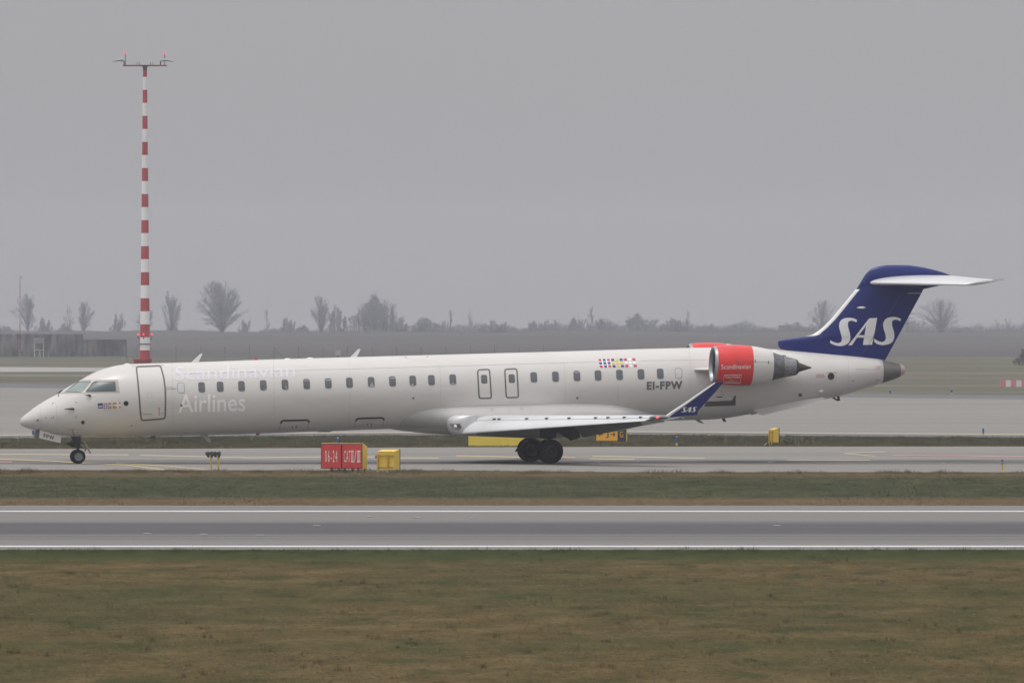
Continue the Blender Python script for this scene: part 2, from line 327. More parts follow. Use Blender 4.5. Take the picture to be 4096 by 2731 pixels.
# ---------------------------------------------------------------- grass blades (uncountable: one object per strip)
def grass_mat(name, brown, green, edge_green=None, edge_brown=None):
    m = noise_mat(name, brown, scale=(0.8, 0.22, 1), nscale=1.0, rough=0.9, detail=9, spec=0.10, rough_n=0.68,
                  second=[(green, (0.14, 0.045, 1), 1.0, 0.44, 0.80), (green, (0.8, 0.22, 1), 1.0, 0.50, 0.70), (tuple(c * .45 for c in green), (7, 1.6, 1), 1.0, 0.56, 0.78), (tuple(c * 1.45 for c in brown[2]), (9, 1.9, 1), 1.3, 0.60, 0.85), ((0.075, 0.055, 0.03), (1.6, 0.5, 1), 1.0, 0.64, 0.80)])
    nt = m.node_tree; cn = nt.nodes.new('ShaderNodeCombineXYZ'); cn.inputs[1].default_value = -0.35; cn.inputs[2].default_value = 0.94; nt.links.new(cn.outputs[0], nt.nodes['Principled BSDF'].inputs['Normal'])   # mown sward shades as one surface
    if edge_green: band_mix(m, 'Y', edge_green[0], edge_green[1])
    if edge_brown: band_mix(m, 'Y', edge_brown[0], edge_brown[1])
    return m
def hnoise(x, y, s=1.0):
    v = 0
    for k, (a, b, c) in enumerate([(0.9, 0.31, 0.2), (2.1, -0.7, 1.7), (-1.3, 0.9, 4.1), (4.3, 1.1, 0.6), (0.3, 2.3, 2.9)]): v = v + np.sin(a * x * s + b * y * s + c + 1.3 * np.sin(0.37 * x * s * (k + 1) + k))
    return v / 5
def blades(name, n, y0, y1, hmin, hmax, wd, m, label, edge=None, xr=1.12, tilt=0.35, tuft=None):
    Y = y0 + (y1 - y0) * rng.random(n); half = (2048 / F) * Y * xr; X = (rng.random(n) * 2 - 1) * half
    ok = np.ones(n, bool)
    if edge is not None: ok = (Y < edge[1](X)) & (Y > edge[0](X))
    X, Y = X[ok], Y[ok]; n = len(X)
    h = hmin + (hmax - hmin) * rng.random(n) ** 1.6 * (0.75 + 0.45 * hnoise(X, Y * 0.35)); a = (rng.random(n) - 0.5) * math.pi * 0.96
    if tuft is not None: h = h * (1 + tuft(X, Y) * (0.5 + rng.random(n)))
    t = (rng.random((n, 2)) - 0.5) * tilt * 2
    dx, dy = np.cos(a) * wd / 2, np.sin(a) * wd / 2
    V = np.empty((n, 3, 3)); V[:, 0] = np.stack([X - dx, Y - dy, np.full(n, -0.005)], 1); V[:, 1] = np.stack([X + dx, Y + dy, np.full(n, -0.005)], 1)
    V[:, 2] = np.stack([X + t[:, 0] * h, Y + t[:, 1] * h, h], 1)
    me = bpy.data.meshes.new(name); me.vertices.add(3 * n); me.vertices.foreach_set('co', V.reshape(-1)); me.loops.add(3 * n); me.loops.foreach_set('vertex_index', np.arange(3 * n, dtype=np.int32))
    me.polygons.add(n); me.polygons.foreach_set('loop_start', np.arange(0, 3 * n, 3, dtype=np.int32)); me.polygons.foreach_set('loop_total', np.full(n, 3, np.int32)); me.materials.append(m); me.update(); me.validate()
    o = bpy.data.objects.new(name, me); COL.objects.link(o); return tag(o, label, kind='stuff')
BR = [(0.074, 0.055, 0.022), (0.115, 0.084, 0.036), (0.160, 0.118, 0.055)]; GR = (0.056, 0.060, 0.022)
M_gf = grass_mat('grass_front', BR, GR, edge_green=([(240, 250, 258, 262, 1.15), (205, 212, 216, 224, 0.4), (178, 181, 183, 188, 0.35)], (0.046, 0.060, 0.020)))
sheet('turf', poly_edge([(-3200, 2199), (7300, 2199)], XS), [(x, 2790) for x in XS], M_gf, 0.004, 'mown turf in the foreground')
blades('foreground_grass', 420000, 160, 256.5, 0.010, 0.042, 0.010, M_gf, 'mown brown and green grass in the foreground', (lambda x: x * 0, lambda x: 255.3 + 0.9 * hnoise(x, x * 0.3, 1.7)), tuft=lambda X, Y: 1.8 * np.clip((Y - 249) / 4, 0, 1) * np.clip(0.5 + 1.2 * hnoise(X, Y * .2, 2.3), 0, 1.6) + 2.2 * (hnoise(X, Y * 0.4, 3.1) > 0.62))
M_gm = grass_mat('grass_middle', [(0.062, 0.067, 0.034), (0.090, 0.092, 0.048), (0.118, 0.115, 0.065)], (0.053, 0.072, 0.034), edge_brown=([(311, 312, 320, 329, 1.25), (362, 371, 382, 384, 0.85)], (0.180, 0.132, 0.076)))
def tw_near(x): return np.interp(x / 378 * F + CX, [p[0] for p in twn], [gY(p[1]) for p in twn])
sheet('verge_turf', [(x, y - .4) for x, y in twn], [(x, 2021.5) for x in XS], M_gm, 0.004, 'turf strip between runway and taxiway')
blades('verge_grass', 200000, 311.5, 384, 0.02, 0.07, 0.02, M_gm, 'green grass strip with straw edges between runway and taxiway', (lambda x: 312.3 + 0.3 * hnoise(x, x, 1.3), lambda x: tw_near(x) + 0.5 * hnoise(x, x * 0.7, 2.0) - 0.2), tuft=lambda X, Y: 2.0 * np.clip((Y - 371) / 4, 0, 1) * np.clip(0.2 + 1.5 * hnoise(X, Y * .3, 1.1), 0, 1.6))
M_gb = grass_mat('grass_back', [(0.085, 0.082, 0.046), (0.125, 0.113, 0.068), (0.16, 0.138, 0.09)], (0.060, 0.075, 0.040), edge_brown=([(436, 440, 450, 456, 0.5)], (0.14, 0.11, 0.07)))
tf = lambda x: np.interp(x / 445 * F + CX, [p[0] for p in twf], [gY(p[1]) for p in twf]); an = lambda x: np.interp(x / 485 * F + CX, [p[0] for p in apn], [gY(p[1]) for p in apn])
sheet('far_verge_turf', [(x, y - .4) for x, y in apn], [(x, y + .3) for x, y in twf], M_gb, 0.003, 'rough turf strip between taxiway and apron')
blades('far_verge_grass', 70000, 436, 492, 0.03, 0.14, 0.05, M_gb, 'rough grass strip between taxiway and apron', (lambda x: tf(x) + 0.3 * hnoise(x, x, 1.1), lambda x: an(x) - 0.3 + 0.4 * hnoise(x, x, 0.9)))

# ================================================================ DISTANCE: trees, fences, mast
M_bark = noise_mat('bare_bark', [(0.05, 0.045, 0.04), (0.09, 0.08, 0.07)], nscale=3, rough=0.95)
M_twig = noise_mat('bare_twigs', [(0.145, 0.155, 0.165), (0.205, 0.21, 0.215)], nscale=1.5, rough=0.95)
def grow(kind, seed, fine=1.0):
    """one leafless tree in unit size: limbs that fan out into a lumpy crown, each carrying fans of twigs; returns (limb strips, twig strips)"""
    rd = random.Random(seed); limbs = []; twigs = []
    P_ = {'oval': ([0, .12, .25, .45, .65, .85, 1], [.04, .22, .62, .95, .96, .76, .36], 76, 30, .085), 'broad': ([0, .1, .2, .4, .6, .8, .93, 1], [.03, .22, .70, 1, 1, .86, .62, .28], 165, 38, .060),
          'slim': ([0, .15, .4, .6, .8, 1], [.6, .9, 1, .9, .7, .3], 16, 22, .085), 'bush': ([0, .3, .6, .85, 1], [1, 1, .96, .80, .45], 70, 32, .085), 'clump': ([0, .25, .5, .7, .88, 1], [.95, 1, .92, .74, .5, .22], 230, 38, .052)}[kind]
    hs, ws, nl, nt_, tl = P_; lob = [(rd.uniform(0, 6.28), rd.uniform(.5, 1), rd.uniform(.12, .34), rd.uniform(0, 6.28)) for _ in range(5)]
    tops = [(rd.uniform(-.5, .5), rd.uniform(.62, 1.0), rd.uniform(.12, .30)) for _ in range(7)]; lean = rd.uniform(-.05, .05)
    def cap(x): return max([.55] + [h * max(0, 1 - ((x - c) / s) ** 2 * .45) for c, h, s in tops]) if kind in ('bush', 'clump') else 1.0
    def strip(lst, p, e, r0, r1):
        d = e - p; a = d.cross(Vector((rd.gauss(0, .4), 1, rd.gauss(0, .4))));
        if a.length < 1e-7: return
        a.normalize(); lst.append((p - a * r0, p + a * r0, e + a * r1, e - a * r1))
    for i in range(nl):
        v = (rd.random() ** (.75 if kind in ('oval', 'broad') else .9)) * (1 - .10) + .10; ang = rd.random() * 6.283
        lump = 1 + sum(k * math.sin(ang + a0 + v * 6 * f_ + a1) for a0, f_, k, a1 in lob) * .6
        rr = .5 * float(np.interp(v, hs, ws)) * math.sqrt(rd.random()) * max(.4, lump); e = Vector((rr * math.cos(ang) + lean * v, rr * math.sin(ang), v)); e.z *= cap(e.x) * rd.uniform(.92, 1.02)
        if kind in ('bush', 'clump'): s = Vector((e.x * rd.uniform(.7, 1.0), e.y * .8, 0))
        else: s = Vector((e.x * .04, e.y * .04, e.z * rd.uniform(.02, .45)))
        c = s.lerp(e, .55) + Vector((rd.gauss(0, .02), rd.gauss(0, .02), .05 + (.06 if kind != 'slim' else .1))); pr = s; n = 5; r0 = .006 * (1.1 - .6 * v) * (.8 if kind in ('clump', 'broad') else 1)
        for k in range(1, n + 1):
            t = k / n; q = s * (1 - t) ** 2 + c * 2 * t * (1 - t) + e * t * t; strip(limbs, pr, q, r0 * (1 - .8 * (k - 1) / n), r0 * (1 - .8 * k / n)); pr = q
        for _ in range(nt_):
            t = rd.uniform(.25, 1) ** .7; q = s * (1 - t) ** 2 + c * 2 * t * (1 - t) + e * t * t; d = (e - s).normalized() * .55 + Vector((rd.gauss(0, .6), rd.gauss(0, .6), rd.gauss(.35, .45))); d.normalize(); ln = tl * rd.uniform(.4, 1.3); m_ = q + d * ln
            strip(twigs, q, m_, TWR[kind] * fine, TWR[kind] * .5 * fine)
            for _2 in range(2): d2 = (d + Vector((rd.gauss(0, .6), rd.gauss(0, .6), rd.gauss(.15, .5)))).normalized(); p2 = q.lerp(m_, rd.uniform(.3, .9)); strip(twigs, p2, p2 + d2 * ln * .7, TWR[kind] * .7 * fine, TWR[kind] * .3 * fine)
    if kind in ('oval', 'broad', 'slim'):
        for k in range(5): strip(limbs, Vector((0, 0, k * .07)), Vector((lean * .1 * k, 0, (k + 1) * .07)), .017 - .002 * k, .015 - .002 * k)
    return limbs, twigs
TWR = {'oval': .0026, 'broad': .00135, 'slim': .0050, 'bush': .0034, 'clump': .0015}
def strip_mesh(nm, S, m_):
    v = [tuple(p) for q in S for p in q]; me = bpy.data.meshes.new(nm); me.from_pydata(v, [], [(4 * i, 4 * i + 1, 4 * i + 2, 4 * i + 3) for i in range(len(S))]); me.materials.append(m_); return me
def tree(px, base, top, wpx, kind, var, label, Y=None, group=None):
    near = base > 1400; p = gp(px, base) if near else at(px, base, 3560 + (px * 7.3) % 90); Y = p.y; z0 = crest(Y); hh = at(px, top, Y).z - z0; ww = wpx * (1.35 if kind == 'bush' and 1600 < px < 4000 else 1.0) / F * Y
    t = thing('bush' if kind in ('bush', 'clump') else 'bare_tree', label, 'bush' if kind == 'bush' else 'tree', (p.x, p.y, z0), 0, group or ('bushes along the horizon' if kind == 'bush' else 'bare trees along the horizon'))
    A, B = grow(kind, int(px) * 3 + var, 0.5 if 3200 < px < 4050 else (0.75 if kind == 'oval' else 1.0))
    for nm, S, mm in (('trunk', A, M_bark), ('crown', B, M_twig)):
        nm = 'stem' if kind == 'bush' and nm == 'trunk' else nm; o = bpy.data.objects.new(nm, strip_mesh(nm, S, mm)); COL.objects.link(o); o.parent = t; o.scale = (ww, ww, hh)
    return t
for args in [
    (112, 1334, 1176, 92, 'oval', 0, 'hazy bare tree just right of the thin striped pole at the far left'),
    (172, 1334, 1264, 70, 'bush', 0, 'dark rounded bush at the foot of the tree beside the thin pole'),
    (8, 1334, 1288, 60, 'bush', 1, 'low bush cut by the left edge of the photo'),
    (276, 1334, 1226, 48, 'slim', 0, 'faint thin tree, the lower of the pair left of the tall mast'),
    (335, 1334, 1210, 80, 'oval', 1, 'bare tree, the taller of the pair left of the tall mast'),
    (258, 1334, 1286, 70, 'bush', 2, 'scrub at the foot of the pair of thin trees left of the mast'),
    (472, 1334, 1246, 60, 'bush', 1, 'scrubby pointed bush nearest to the left of the tall mast'),
    (586, 1334, 1230, 90, 'oval', 1, 'spindly tree half hidden behind the red and white mast'),
    (686, 1335, 1168, 92, 'oval', 0, 'slender oval bare tree standing alone first right of the mast'),
    (688, 1335, 1284, 60, 'bush', 2, 'low bush round the trunk of the slender oval tree right of the mast'),
    (889, 1336, 1126, 210, 'broad', 0, 'large wide-crowned bare tree standing alone right of the mast'),
    (980, 1336, 1262, 44, 'bush', 0, 'small dark bush under the right side of the large wide-crowned tree'),
    (1067, 1336, 1234, 32, 'slim', 1, 'lone thin sapling between the wide-crowned tree and the dark clumps'),
    (1152, 1337, 1262, 68, 'bush', 1, 'squat dark bush right of the lone thin sapling'),
    (1214, 1337, 1290, 60, 'bush', 2, 'very low bush between the squat bush and the tall wispy tree'),
    (1284, 1337, 1180, 90, 'oval', 1, 'tall wispy tree left of the biggest dark clump'),
    (1345, 1337, 1214, 84, 'bush', 0, 'tall dark bush touching the left side of the biggest clump'),
    (1500, 1338, 1168, 246, 'clump', 0, 'biggest and densest dark tree clump, right of the wispy tree'),
    (1592, 1338, 1262, 90, 'bush', 2, 'dark bush leaning on the right side of the biggest clump'),
    (1690, 1338, 1266, 96, 'bush', 1, 'flat-topped bush behind the second antenna, first after the clump'),
    (1760, 1338, 1278, 70, 'bush', 0, 'small rounded bush between flat-topped bush and a thin spire tree'),
    (1800, 1338, 1208, 40, 'slim', 0, 'thin spire-like tree rising left of the wing exits'),
    (1880, 1338, 1236, 30, 'slim', 1, 'faint slender stem tree just left above the wing exits'),
    (1985, 1338, 1270, 104, 'bush', 2, 'round bush above the gap between the two wing exits'),
    (2150, 1338, 1272, 84, 'bush', 0, 'bush right of the wing exits, left one of a close pair'),
    (2206, 1338, 1270, 60, 'bush', 1, 'bush right of the wing exits, right one of a close pair'),
    (2300, 1338, 1262, 70, 'bush', 2, 'upright dark bush left of the spire tree near the flag squares'),
    (2362, 1338, 1222, 44, 'slim', 0, 'tall thin spire tree just left above the flag squares'),
    (2414, 1338, 1264, 116, 'bush', 0, 'broad bush directly above the coloured flag squares'),
    (2550, 1340, 1236, 124, 'bush', 2, 'tallest open bush, right above the end of the flag squares'),
    (2700, 1340, 1264, 104, 'bush', 1, 'pointed bush above the registration letters'),
    (2752, 1340, 1240, 36, 'slim', 1, 'thin stem tree left of the far red engine'),
    (2832, 1342, 1288, 96, 'bush', 0, 'low bush above the far red engine'),
    (2932, 1342, 1284, 84, 'bush', 2, 'low bush above the near red engine'),
    (3060, 1342, 1304, 90, 'bush', 1, 'lowest bush between engine and tail fin'),
    (3184, 1343, 1286, 124, 'bush', 0, 'broad bush where the tail fin fillet begins'),
    (3286, 1343, 1200, 130, 'oval', 0, 'faint bare tree in front of the leading edge of the tail fin'),
    (3640, 1352, 1262, 120, 'bush', 2, 'hazy bush just behind the trailing edge of the tail fin'),
    (3764, 1352, 1196, 190, 'broad', 0, 'faint wide bare tree to the right of the tail fin'),
    (3850, 1354, 1298, 90, 'bush', 1, 'hazy low bush under the right side of the faint wide tree'),
    (3984, 1356, 1268, 40, 'slim', 0, 'faint thin tree, left one of two at the right edge'),
    (4034, 1356, 1262, 44, 'slim', 1, 'faint thin tree, right one of two at the right edge'),
    (4094, 1462, 1388, 70, 'bush', 0, 'near dark bush cut by the right edge of the photo')]: tree(*args)
# low continuous thicket under the trees
hv = MB()
def hedge_px(px):
    b = 9 + 9 * (0.5 + 0.5 * math.sin(px * .0173 + .6) * math.sin(px * .0061 + 2)) + 7 * max(0, math.sin(px * .047) * math.sin(px * .013 + 1))
    if px < 1040: return b * .95
    return b * (1.15 if px < 1620 else 2.2)
for k in range(19000):
    px = random.uniform(1040, 4250) if k % 4 else random.uniform(-100, 1100); base = 1334; Y = 3600 + random.uniform(-30, 30); zb0 = crest(Y)
    hgt = (hedge_px(px) * (.25 + .85 * random.random()) + 3) / F * Y
    x = (px - CX) / F * Y; a = random.random() * 3.14; wv = .045; lean = random.gauss(0, .25) * hgt
    hv.add([(x - wv * math.cos(a), Y - wv * math.sin(a), zb0), (x + wv * math.cos(a), Y + wv * math.sin(a), zb0), (x + lean, Y, zb0 + hgt)], [(0, 1, 2)])
    for _ in range(4):
        s = random.uniform(.2, .95); bx, bz = x + lean * s, zb0 + hgt * s; ll = hgt * .4; hv.add([(bx, Y, bz), (bx + wv, Y, bz - .06), (bx + random.uniform(-1, 1) * ll, Y + random.uniform(-1, 1), bz + random.random() * ll)], [(0, 1, 2)])
tag(hv.build('hedgerow', M_twig), 'low bare thicket running along the horizon below the trees', kind='stuff')

# perimeter fence
M_post = mat('fence_post_grey', (0.22, 0.23, 0.24), 0.6)
Yf = gY(1451); fx = lambda px: (px - CX) / F * Yf
fence = thing('perimeter_fence', 'faint wire fence with thin evenly spaced posts in front of the brown field', 'fence', (fx(1500), Yf, 0))
for px in range(508, 3000, 98): MB().tube([(fx(px) - fx(1500), 0, 0), (fx(px) - fx(1500), 0, 1.75)], 0.045, 6).build('post', M_post, fence)
wr = MB()
for z in np.arange(0.15, 1.75, 0.2): wr.box(((fx(508) + fx(2954)) / 2 - fx(1500), 0, z), (fx(2954) - fx(508), 0.006, 0.006))
wr.build('wires', M_post, fence)
for s in (-1, 1): MB().tube([(fx(1104) - fx(1500) + s * 1.2, 0, 0), (fx(1104) - fx(1500), 0, 1.5)], 0.035, 6).build('brace', M_post, fence)
# screened compound at the left
m = bpy.data.materials.new('dark_screen_net'); m.use_nodes = True; nt = m.node_tree; b_ = nt.nodes['Principled BSDF']; b_.inputs['Base Color'].default_value = (0.055, 0.075, 0.09, 1); b_.inputs['Roughness'].default_value = 0.9
tr = nt.nodes.new('ShaderNodeBsdfTransparent'); mx = nt.nodes.new('ShaderNodeMixShader'); g = nt.nodes.new('ShaderNodeNewGeometry'); mp = nt.nodes.new('ShaderNodeMapping'); mp.inputs['Scale'].default_value = (0.9, 0, 0.25)
n_ = nt.nodes.new('ShaderNodeTexNoise'); n_.inputs['Scale'].default_value = 1.3; mr = nt.nodes.new('ShaderNodeMapRange'); mr.inputs[1].default_value = .35; mr.inputs[2].default_value = .65; mr.inputs[3].default_value = .14; mr.inputs[4].default_value = .46
nt.links.new(g.outputs['Position'], mp.inputs[0]); nt.links.new(mp.outputs[0], n_.inputs['Vector']); nt.links.new(n_.outputs[0], mr.inputs[0]); nt.links.new(mr.outputs[0], mx.inputs[0])
nt.links.new(tr.outputs[0], mx.inputs[1]); nt.links.new(b_.outputs[0], mx.inputs[2]); nt.links.new(mx.outputs[0], nt.nodes['Material Output'].inputs[0]); M_net = m
def net_fence(x0, x1, top, base, label):
    Y = gY(base); a, c = (x0 - CX) / F * Y, (x1 - CX) / F * Y; h = (base - top) / F * Y
    t = thing('screen_fence', label, 'fence', (a, Y, 0), 0, 'dark screened fences at the far left')
    MB().box(((c - a) / 2, 0, h / 2 + 0.05), (c - a, 0.02, h - 0.1)).build('net', M_net, t)
    n = max(2, int((c - a) / 3.2))
    for i in range(n + 1): MB().tube([((c - a) * i / n, 0.06, 0), ((c - a) * i / n, 0.06, h + 0.05)], 0.05, 6).build('post', M_post, t)
net_fence(-60, 331, 1336, 1430, 'dark screened fence, the taller one behind the white equipment')
net_fence(334, 505, 1358, 1428, 'dark screened fence, the lower one left of the tall mast')
M_offw = noise_mat('weathered_white', [(0.42, 0.42, 0.42), (0.54, 0.54, 0.53)], nscale=2, rough=0.7)
M_org = noise_mat('faded_orange', [(0.42, 0.16, 0.09), (0.52, 0.22, 0.13)], nscale=2, rough=0.7)
def far_item(name, label, cat, px, base): p = gp(px, base); return thing(name, label, cat, (p.x, p.y, 0)), F / p.y
t, k = far_item('equipment_stand', 'pale steel frame with a grey panel on top in front of the dark screen', 'equipment', 156, 1430)
for s in (-1, 1): MB().box((s * 18 / k, 0, 39 / k), (4.5 / k, .1, 78 / k)).build('leg', M_offw, t)
MB().box((0, 0, 68 / k), (36 / k, .25, 22 / k), .02).build('panel', mat('pale_panel', (.33, .30, .32), .7), t)
MB().box((0, 0, 31 / k), (36 / k, .08, 3 / k)).build('crossbar', M_offw, t)
mb = MB()
for s in (-1, 1): mb.tube([(s * 4 / k + 3 / k, 0, 0), (4 / k, 0, 28 / k)], 1.6 / k, 6)
mb.build('strut', M_offw, t)
t, k = far_item('equipment_cabinet', 'white cabinet on legs in front of the dark screen', 'cabinet', 279, 1429)
MB().box((0, 0, 23 / k), (11 / k, .25, 19 / k), .02).build('case', M_offw, t)
for s in (-1, 1): MB().box((s * 3.5 / k, 0, 7 / k), (2.5 / k, .08, 14 / k)).build('leg', M_offw, t)
for nm, lb, px, base, z0, z1, wpx, mm in [('marker_post', 'white post with a round yellow-green head in front of the dark screen', 299, 1424, 20, 47, 7, M_offw), ('marker_post', 'short white post beside the thin striped pole', 86, 1424, 20, 46, 7, M_offw),
                                      ('marker_post', 'small white block low down left of the thin striped pole', 60, 1424, 12, 24, 7, M_offw), ('marker_post', 'small orange and white post near the right end of the dark screen', 369, 1424, 18, 42, 5, M_org), ('marker_post', 'pale low post right of the white cabinet', 338, 1424, 2, 22, 6, M_offw)]:
    t, k = far_item(nm, lb, 'post', px, base); MB().tube([(0, 0, 0), (0, 0, z1 / k)], 1.2 / k, 6).build('stake', M_post, t)
    MB().box((0, 0, (z0 + z1) / 2 / k), (wpx / k, .2, (z1 - z0) / k), .02).build('head', mm, t)
    if 'yellow' in lb: MB().revolve([(-4 / k, 0), (-3 / k, 3 / k), (0, 4 / k), (3 / k, 3 / k), (4 / k, 0)], (1 / k, 0, 66 / k), (0, 0, 1), 10).build('lamp', mat('pale_green', (.45, .48, .33), .6), t, True); MB().tube([(0, 0, 47 / k), (1 / k, 0, 63 / k)], 1 / k, 6).build('stalk', M_post, t)
t, k = far_item('thin_pole', 'thin orange and white banded pole with a small hooked head at the far left', 'pole', 80, 1424)
for z0, z1, mm in [(0, 24, M_offw), (24, 130, M_org), (130, 230, M_offw), (230, 314, M_org)]: MB().tube([(0, 0, z0 / k), (0, 0, z1 / k)], [(2.6 - z0 / 250) / k, (2.6 - z1 / 250) / k], 8).build('band', mm, t)
MB().tube([(0, 0, 314 / k), (0, 0, 318 / k), (6 / k, 0, 317 / k), (8 / k, 0, 312 / k)], 1.5 / k, 6).build('hook', M_post, t)
t, k = far_item('utility_cabinet', 'small pale box in front of the wire fence beside the second antenna', 'cabinet', 1352, 1452)
MB().box((0, 0, 41 / k), (20 / k, .3, 20 / k), .02).build('case', M_offw, t); MB().tube([(0, 0, 0), (0, 0, 32 / k)], 2.5 / k, 8).build('leg', M_post, t)
# red and white barrier at the right edge
p = gp(4062, 1547); t = thing('barrier', 'low red and white barrier at the right edge of the photo', 'barrier', (p.x, p.y, 0)); k = F / p.y
M_rp = noise_mat('barrier_red', [(0.42, .14, .14), (.50, .2, .2)], nscale=2, rough=.6)
for i in range(6):
    x = (-60 + 21 * i) / k; MB().prism([(-.26, 0), (.26, 0), (.12, 27 / k), (-.12, 27 / k)], 0, x, x + 20.6 / k).build('block', M_rp if i % 2 == 0 else M_offw, t)

# striped floodlight mast
M_mr = noise_mat('mast_red', [(0.36, 0.045, 0.05), (0.44, 0.06, 0.065)], nscale=.8, rough=.55); M_mw = noise_mat('mast_white', [(0.76, 0.76, 0.74), (0.84, 0.84, 0.82)], nscale=.8, rough=.55)
M_dk = mat('dark_steel', (0.06, 0.06, 0.065), .5, .3); M_rl = mat('red_lamp', (0.6, .02, .03), .3, emit=(1, .10, .12), emit_s=1.0)
YM = gY(1470); kM = F / YM; mast = thing('floodlight_mast', 'tall red and white banded mast with a crossbar of lamps on top', 'mast', ((580 - CX) / kM, YM, 0))
def mz(py): return (1470 - py) / kM
def mr_(py): return interp(py, [282, 1435], [8.1, 20.3]) / kM
bounds = [282, 308.5] + [308.5 + 52.02 * i for i in range(1, 22)] + [1436]
for i in range(len(bounds) - 1):
    MB().revolve([(mz(bounds[i + 1]), mr_(bounds[i + 1])), (mz(bounds[i]), mr_(bounds[i]))], (0, 0, 0), (0, 0, 1), 24).build('band', M_mr if i % 2 == 0 else M_mw, mast, True)
mb = MB(); mb.prism(disc2d(-.25, 0, .86, 16), 2, 0, mz(1440)).prism(disc2d(-.27, 0, 1.0, 16), 2, mz(1440) , mz(1435)); mb.build('plinth', M_mr, mast)
MB().revolve([(mz(282), .2), (mz(270), .22), (mz(266), .36), (mz(262), .36)], (0, 0, 0), (0, 0, 1), 16, True).build('collar', M_dk, mast, True, 40)
bar = MB().box((0, 0, mz(263.3)), (176 / kM, .16, 6 / kM), .02).build('crossbar', noise_mat('rusty_red', [(.22, .07, .06), (.32, .10, .09)], nscale=1, rough=.7), mast)
for px in (501.5, 659):
    x = (px - 580) / kM; st = MB().tube([(x, 0, mz(261)), (x, 0, mz(219))], 1.6 / kM, 6).build('lamp_stem', M_dk, mast)
    MB().revolve([(0, 2.5 / kM), (2 / kM, 3.6 / kM), (9 / kM, 3.4 / kM), (13 / kM, 0)], (x, 0, mz(219)), (0, 0, 1), 10).build('warning_lamp', M_rl, st, True)
for x0, x1, tip in ((496, 449, -1), (643, 695, 1)):
    a = (x0 - 580) / kM; c = (x1 - 580) / kM; mb = MB(); rings = []
    for u, zz, hw, hz in ((0, 246, .14, .09), (.12, 241, .25, .14), (.45, 241, .30, .13), (.8, 245, .26, .07), (1, 249, .14, .025)):
        x = a + (c - a) * u; rings.append([(x, hw * math.cos(q) , mz(zz) + hz * math.sin(q)) for q in np.linspace(0, 2 * math.pi, 12, endpoint=False)])
    mb.loft(rings).build('floodlight', noise_mat('lamp_grey', [(.30, .31, .31), (.40, .41, .40)], nscale=2, rough=.5), mast, True)
    MB().box((a + tip * -.02, 0, mz(253)), (.12, .12, 14 / kM)).build('bracket', M_dk, mast)
for px in (548.5, 558.5, 602, 612): MB().tube([((px - 580) / kM, 0, mz(261)), ((px - 580) / kM, 0, mz(250))], 1.5 / kM, 6).build('peg', M_dk, mast)
for px, yy in ((553.5, -.2), (574.5, -.6), (608, -.2)):
    x = (px - 580) / kM; st = MB().tube([(x * .8, yy * .6, mz(1358)), (x, yy, mz(1350)), (x, yy, mz(1342))], 1.7 / kM, 6).build('lamp_stem', M_dk, mast)
    MB().revolve([(0, 2.4 / kM), (2 / kM, 3.6 / kM), (7 / kM, 3.4 / kM), (10 / kM, 0)], (x, yy, mz(1342)), (0, 0, 1), 10).build('warning_lamp', M_rl, st, True)
MB().revolve([(mz(1378), .52), (mz(1378), .56), (mz(1374), .56), (mz(1374), .52)], (0, 0, 0), (0, 0, 1), 20).build('clamp_ring', M_dk, mast)
MB().tube([(-.5, -.3, mz(1376)), (-.8, -.35, mz(1392)), (-.92, -.35, mz(1405)), (-.75, -.35, mz(1418)), (-.7, -.35, mz(1428))], .02, 5).build('cable', M_dk, mast)
# ================================================================ AIRLINER
PSI = R(10); CP, SP = math.cos(PSI), math.sin(PSI); ORG = gp(2160, 1849, TW)
plane = thing('airliner', 'white twin-engine jet airliner with dark blue tail and red engines taxiing left', 'airplane', (ORG.x, ORG.y, TW), PSI)
def unproj(px, py, ly):
    """airliner coordinates (along, up) of a picture point on the lengthwise plane ly (negative = near side)"""
    d = ray(px, py); den = -d[0] * SP + d[1] * CP; t = (ly - (ORG.x * SP - ORG.y * CP)) / den
    x, y, z = d[0] * t, d[1] * t, CAM_H + d[2] * t
    return ((x - ORG.x) * CP + (y - ORG.y) * SP, z - TW)
def lp(px, py, ly): a, b = unproj(px, py, ly); return Vector((a, ly, b))
def lxa(px, ly=0.0, py=1500): return unproj(px, py, ly)[0]

M_paint = noise_mat('fuselage_paint', [(0.592, 0.572, 0.548), (0.640, 0.621, 0.597), (0.660, 0.640, 0.616)], scale=(0.35, 1, 1.2), nscale=1.2, rough=0.34, coat=0.12, spec=0.45, detail=5)
M_belly = noise_mat('fairing_paint', [(0.52, 0.51, 0.495), (0.58, 0.57, 0.555)], scale=(0.35, 1, 1.2), nscale=1.2, rough=0.35, coat=0.3)
M_blue = noise_mat('tail_blue', [(0.008, 0.017, 0.15), (0.010, 0.021, 0.175)], nscale=.6, rough=0.35, coat=0.25)
M_red = noise_mat('engine_red', [(0.66, 0.03, 0.03), (0.74, 0.038, 0.036)], nscale=.8, rough=0.35, coat=0.3)
M_alu = noise_mat('wing_silver', [(0.66, 0.67, 0.68), (0.75, 0.76, 0.77)], scale=(1, .4, 1), nscale=1.0, rough=0.34, metal=0.25, coat=0.2)
M_lip = mat('polished_lip', (0.36, 0.38, 0.40), 0.38, 0.5)
M_under = noise_mat('underwing_shade_grey', [(0.055, 0.06, 0.065), (0.08, 0.085, 0.09)], nscale=1, rough=0.55)  # dark tone paints in the shade under wing and inboard flap
M_flap = noise_mat('flap_grey', [(0.12, 0.125, 0.13), (0.16, 0.165, 0.17)], nscale=1, rough=0.5)
M_grey = noise_mat('tail_cone_grey', [(0.17, 0.165, 0.16), (0.22, 0.21, 0.20)], nscale=2, rough=0.45, metal=.3)
